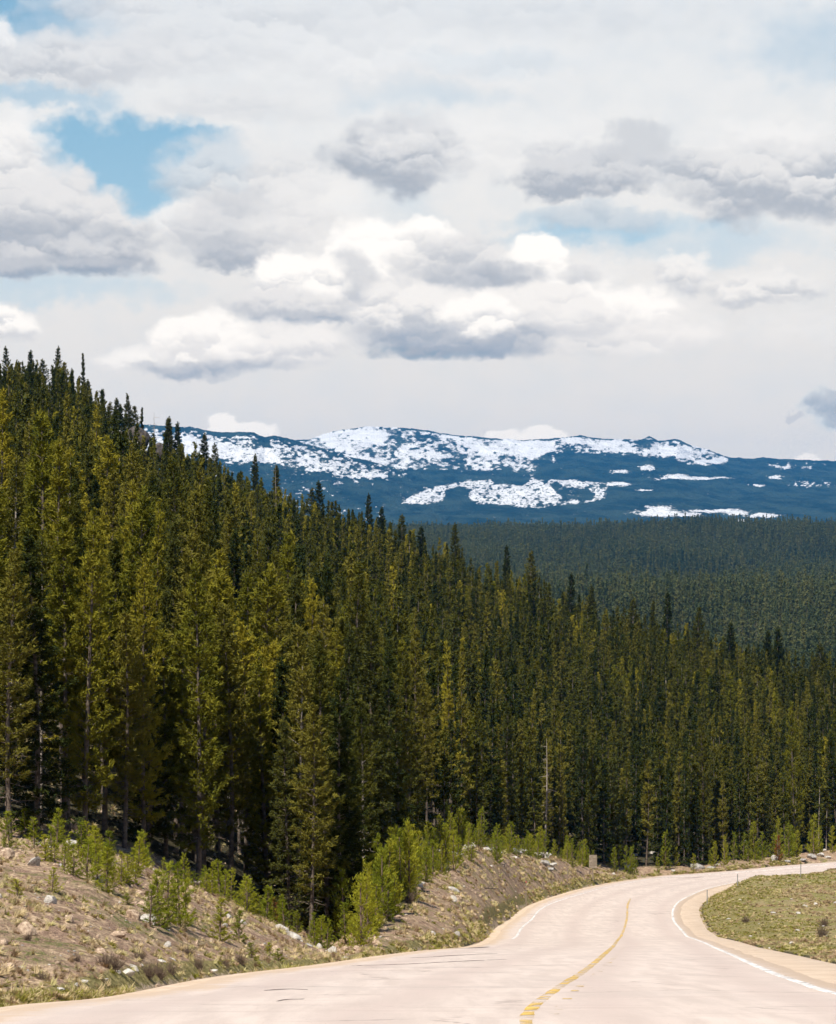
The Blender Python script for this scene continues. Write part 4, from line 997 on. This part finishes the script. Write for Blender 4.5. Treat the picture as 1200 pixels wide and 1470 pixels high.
for i, (px, py, hp) in enumerate([(150, 1388, 22), (163, 1398, 28), (212, 1408, 26), (228, 1406, 24), (245, 1400, 20), (285, 1396, 20), (322, 1390, 18), (345, 1388, 18), (60, 1412, 16), (110, 1380, 16), (200, 1380, 18), (40, 1350, 14), (270, 1372, 16), (588, 1298, 20), (595, 1290, 15), (1180, 1345, 18), (1183, 1330, 14), (1070, 1325, 12)]):
    d = hit(px, py); x = PX(px, d); s = hp / F * d / .85
    o_ = link('dry_shrub', SH[i % 4], None, label='leafless brown shrub, %s of the dry shrubs from the left' % ordn(1 + sorted([150, 163, 212, 228, 245, 285, 322, 345, 60, 110, 200, 40, 270, 588, 595, 1180, 1183, 1070]).index(px)), category='shrub', group='leafless brown shrubs by the road')
    o_.location = (x, d, H1(x, d) - .03); o_.scale = (s, s, s); o_.rotation_euler = (0, 0, g.uniform(0, 6))
def log(px, d, L, r, ang, lab, mat=None, lift=.0, pitch=0.0, nm='fallen_log'):
    V, Q = rods([((-L / 2, 0, 0), (0, .05, .03), r, r * .9), ((0, .05, .03), (L / 2, 0, 0), r * .9, r * .6)] + [((L * t_, 0, 0), (L * t_ + .15, .2 * s_, .28), .02, .008) for t_, s_ in ((-.2, 1), (.1, -1), (.3, 1))], 7)
    o_ = link(nm, mesh_from(nm, np.array(V), quads=np.array(Q), smooth=True), mat or mBarkP, label=lab, category='log', group='fallen logs by the forest')
    x = PX(px, d); o_.location = (x, d, H1(x, d) + r * .8 + lift); o_.rotation_euler = (0, pitch, ang)
log(697, hit(697, 1277), 1.3, .06, .1, 'short dark log lying on the face of the far bank', mBark); log(818, 282, 2.2, .09, .2, 'pale log lying across the gap between dark trunks', lift=.9); log(816, 284, 1.6, .08, .5, 'second pale log just above the first between dark trunks', lift=1.7)
log(560, 205, 3.0, .07, .7, 'thin grey log on the ground behind the pine patch'); log(868, 288, 1.8, .09, .2, 'pale log at the foot of the trees near the bend', lift=1.5); log(275, 94, 3.2, .06, .8, 'thin grey log among trunks behind the near bank'); log(1060, 312, 3.0, .08, -.3, 'grey log at the forest foot past the bend')

# ------------------------------------------------------------------ sign and marker posts
mSign = simple('weathered_sign_back', (0.20, 0.16, 0.115), (0.34, 0.28, 0.21), 4.0, .8, .004); mPostW = simple('weathered_wood_post', (0.20, 0.15, 0.11), (0.34, 0.27, 0.20), 9.0, .9, .006)
mPostM = simple('grey_steel_marker', (0.22, 0.21, 0.20), (0.34, 0.33, 0.31), 7.0, .6, .002, .4); mRefl = simple('red_reflector', (0.45, 0.06, 0.04), (0.55, 0.10, 0.06), 5.0, .4, .001, .5)
def box(name, x0, x1, y0, y1, z0, z1, mat, parent, bev=.006):
    import bmesh
    bm = bmesh.new(); bmesh.ops.create_cube(bm, size=1)
    for v in bm.verts: v.co = ((x0 + x1) / 2 + v.co.x * (x1 - x0), (y0 + y1) / 2 + v.co.y * (y1 - y0), (z0 + z1) / 2 + v.co.z * (z1 - z0))
    bmesh.ops.bevel(bm, geom=bm.edges[:], offset=bev, segments=2, affect='EDGES')
    me = bpy.data.meshes.new(name); bm.to_mesh(me); bm.free(); return link(name, me, mat, parent)
d = hit(851, 1267); x = PX(851, d)
e = thing('road_sign', x, d, H1(x, d), .1, label='weathered square sign seen from its back on a post before the bend', category='sign')
box('post', -.05, .05, -.04, .04, -.3, 2.3, mPostW, e); pn = box('panel', -.36, .36, -.075, -.042, 1.25, 2.45, mSign, e)
box('rail', -.30, .30, -.098, -.078, 1.5, 1.57, mPostW, pn, .004); box('rail', -.30, .30, -.098, -.078, 2.1, 2.17, mPostW, pn, .004)
for i, (px, py, hp, red, lab) in enumerate([(1010, 1299, 20, 0, 'thin grey marker post on the inside of the bend, nearest one'), (1054, 1275, 18, 0, 'thin grey marker post on the inside of the bend, middle one'), (1145, 1260, 18, 0, 'thin grey marker post far along the inside of the bend'),
        (755, 1300, 36, 1, 'brown marker post with a red top below the far bank'), (815, 1268, 20, 0, 'short brown marker post left of the weathered sign'), (887, 1264, 14, 0, 'short marker post right of the weathered sign')]):
    d = hit(px, py); x = PX(px, d); hm = hp / F * d
    if i < 3: x += .25
    e = thing('marker_post', x, d, H1(x, d), 0.1 * i, label=lab, category='marker post', group='marker posts along the road')
    box('post', -.035, .035, -.015, .015, -.25, hm, mPostM if not red and px > 1000 else mPostW, e); box('reflector', -.034, .034, -.026, -.016, hm - .2, hm - .08, mRefl if red else mPostM, e, .003)

# ------------------------------------------------------------------ grass
def tuft_mesh(name, seed, n, h, spread, mat):
    g_ = np.random.default_rng(seed); a = g_.uniform(0, 6.28, n); r = np.abs(g_.normal(0, spread * .4, n)); base_ = np.stack([np.cos(a) * r, np.sin(a) * r, np.zeros(n)], -1)
    out_ = np.stack([np.cos(a), np.sin(a), np.zeros(n)], -1) * g_.uniform(.2, 1.0, (n, 1)) + g_.normal(0, .2, (n, 3)) * [1, 1, 0]; L = h * g_.uniform(.5, 1.1, (n, 1)); sd2 = np.cross(out_ + 1e-6, [0, 0, 1]); sd2 /= np.linalg.norm(sd2, axis=1)[:, None]
    w2 = .008 + .004 * g_.random((n, 1)); m1_ = base_ + out_ * L * .35 + np.array([0, 0, 1]) * L * .6; tp = base_ + out_ * L * .9 + np.array([0, 0, 1]) * L * .8
    V = np.stack([base_ - sd2 * w2, base_ + sd2 * w2, m1_ + sd2 * w2, m1_ - sd2 * w2, tp], 1).reshape(-1, 3); i = np.arange(n)[:, None] * 5
    me = mesh_from(name, V, quads=i + np.array([[0, 1, 2, 3]]), tris=i + np.array([[3, 2, 4]])); me.materials.append(mat); return me
mStraw = needle_mat('dry_straw', (0.46, 0.35, 0.20), (0.75, 0.60, 0.38), (0.56, 0.50, 0.24), .25); mTan = needle_mat('brown_dead_grass', (0.30, 0.21, 0.13), (0.48, 0.35, 0.23), (0.40, 0.27, 0.18), .25); mGr = needle_mat('green_grass', (0.20, 0.20, 0.04), (0.33, 0.31, 0.07), (0.42, 0.37, 0.12), .3)
cG = bpy.data.collections.new('tufts')
for i, (mt, n_, h_, sp_) in enumerate([(mStraw, 60, .22, .14), (mStraw, 50, .15, .20), (mTan, 60, .16, .20), (mTan, 40, .28, .10), (mGr, 60, .14, .14), (mGr, 50, .22, .16)]): cG.objects.link(bpy.data.objects.new('tuft_%d' % i, tuft_mesh('tuft', 60 + i, n_, h_, sp_, mt)))
P_, S_, Ro, Ix = [], [], [], []
def sow(n, f, ids, pr, lo, hi):
    px, D = f(n); X = PX(px, D); z, m_, kd_, sd_ = H(X, D, True); ok = sd_ > .12
    cl = fbm(X * .8, D * .4, 3); ok &= g.random(n) < np.clip(.45 + 2.6 * cl, .06, 1)
    X, D, z, px = X[ok], D[ok], z[ok], px[ok]; k_ = len(X); pr2 = pr; s = g.uniform(lo, hi, k_) * (1 + .004 * D)
    P_.append(np.stack([X, D, z - .01], -1)); S_.append(np.stack([s, s, s * g.uniform(.7, 1.2, k_)], -1)); ln = f in (f_bank, f_bank2); Ro.append(np.stack([g.normal(0, .35, k_), g.normal(.75 if ln else 0, .35, k_), g.uniform(-.7, .7, k_) if ln else g.uniform(0, 6.28, k_)], -1)); ix = g.choice(ids, k_, p=pr)
    if n == 50000:                                   # drier and greener patches inside the bend
        dry = fbm(X * .09 + 4, D * .035, 3) + .5 * sstep(px, 1080, 1200) - .25; ix = np.where(dry > .1, g.choice([0, 1, 2, 3], k_, p=[.2, .3, .35, .15]), np.where(g.random(k_) < .5, 4, ix))
    Ix.append(ix)
LEAN = {}
def f_bank(n):
    px = g.uniform(-60, 500, n); e1 = np.interp(px, COLS[:, 0], COLS[:, 1]); c2 = np.interp(px, COLS[:, 0], COLS[:, 3]); return px, e1 + (c2 - e1) * g.random(n)
def f_bank2(n):
    px = g.uniform(490, 900, n); e1 = np.interp(px, COLS[:, 0], COLS[:, 1]); c2 = np.interp(px, COLS[:, 0], COLS[:, 3]); return px, e1 + (c2 - e1) * g.random(n)
def f_strip(n):
    i = g.random(n) ** .8 * 1150; px = i; e1 = np.interp(px, COLS[:, 0], COLS[:, 1]); return px, e1 + g.random(n) * np.interp(px, [0, 500, 700, 900, 1200], [0.9, 2.6, 12, 4, 3])
def f_right(n):
    px = np.where(g.random(n) < .8, g.uniform(1000, 1260, n), g.uniform(1260, 1650, n)); return px, np.sqrt(55 ** 2 + g.random(n) * (285 ** 2 - 55 ** 2))
sow(130000, f_bank, [0, 1, 2, 3, 4, 5], [.32, .33, .20, .06, .06, .03], .20, .48)
sow(70000, f_bank2, [0, 1, 2, 3, 4, 5], [.28, .24, .20, .08, .13, .07], .3, .7)
sow(14000, f_strip, [0, 2, 4, 5], [.3, .15, .35, .2], .22, .5)
def keep_right(n):
    px, D = f_right(n); return px, D
sow(50000, keep_right, [0, 1, 2, 4, 5], [.26, .26, .16, .22, .10], .2, .45)
# earth clods and gravel lying on the cut banks
cC = bpy.data.collections.new('clods'); mClod = simple('earth_clod', (0.20, 0.13, 0.09), (0.60, 0.46, 0.33), 3.0, .95, .01)
for i in range(4):
    me = rock_mesh('clod', 70 + i, 2); me.materials.append(mClod if i < 3 else mRock); cC.objects.link(bpy.data.objects.new('clod_%d' % i, me))
cp, cs = [], []
for f_, n_ in ((f_bank, 16000), (f_bank2, 15000)):
    px, D = f_(n_); X = PX(px, D); z, m_, kd_, sd_ = H(X, D, True); ok = (sd_ > .1) & (g.random(n_) < np.clip(.5 - 2.2 * fbm(X * .8, D * .4, 3), .1, 1)); X, D, z = X[ok], D[ok], z[ok]
    sz = np.minimum(.015 + g.exponential(.028, len(X)), .16) * (1 + .003 * D); cp.append(np.stack([X, D, z + sz * .15], -1)); cs.append(sz[:, None] * g.uniform(.6, 1.5, (len(X), 3)))
cp = np.concatenate(cp); cs = np.concatenate(cs)
scatter('gravel', cp, cs, g.uniform(0, 6.28, cp.shape), g.integers(0, 4, len(cp)), cC, kind='stuff', label='brown earth clods and gravel on the cut banks beside the road', category='gravel')
scatter('grass', np.concatenate(P_), np.concatenate(S_), np.concatenate(Ro), np.concatenate(Ix), cG, kind='stuff', label='dry straw and green grass tufts covering the roadside banks and verges', category='grass')
#__END__
# ------------------------------------------------------------------ air
bx = bpy.data.meshes.new('haze')
x0, x1, y0, y1, zz0, zz1 = -10500, 10500, -140, 18600, -80, 1150
bx.from_pydata([(x0, y0, zz0), (x1, y0, zz0), (x1, y1, zz0), (x0, y1, zz0), (x0, y0, zz1), (x1, y0, zz1), (x1, y1, zz1), (x0, y1, zz1)], [],
               [(0, 3, 2, 1), (4, 5, 6, 7), (0, 1, 5, 4), (1, 2, 6, 5), (2, 3, 7, 6), (3, 0, 4, 7)])
mHz = bpy.data.materials.new('haze'); mHz.use_nodes = True; t = NT(mHz.node_tree); t.n.clear()
out = t.n.new('ShaderNodeOutputMaterial'); pv = t.n.new('ShaderNodeVolumePrincipled')
pv.inputs['Color'].default_value = (0.06, 0.42, 1.0, 1); pv.inputs['Density'].default_value = 3.4e-5; pv.inputs['Anisotropy'].default_value = 0.0
t.l.new(pv.outputs[0], out.inputs['Volume'])
link('haze', bx, mHz, kind='stuff')
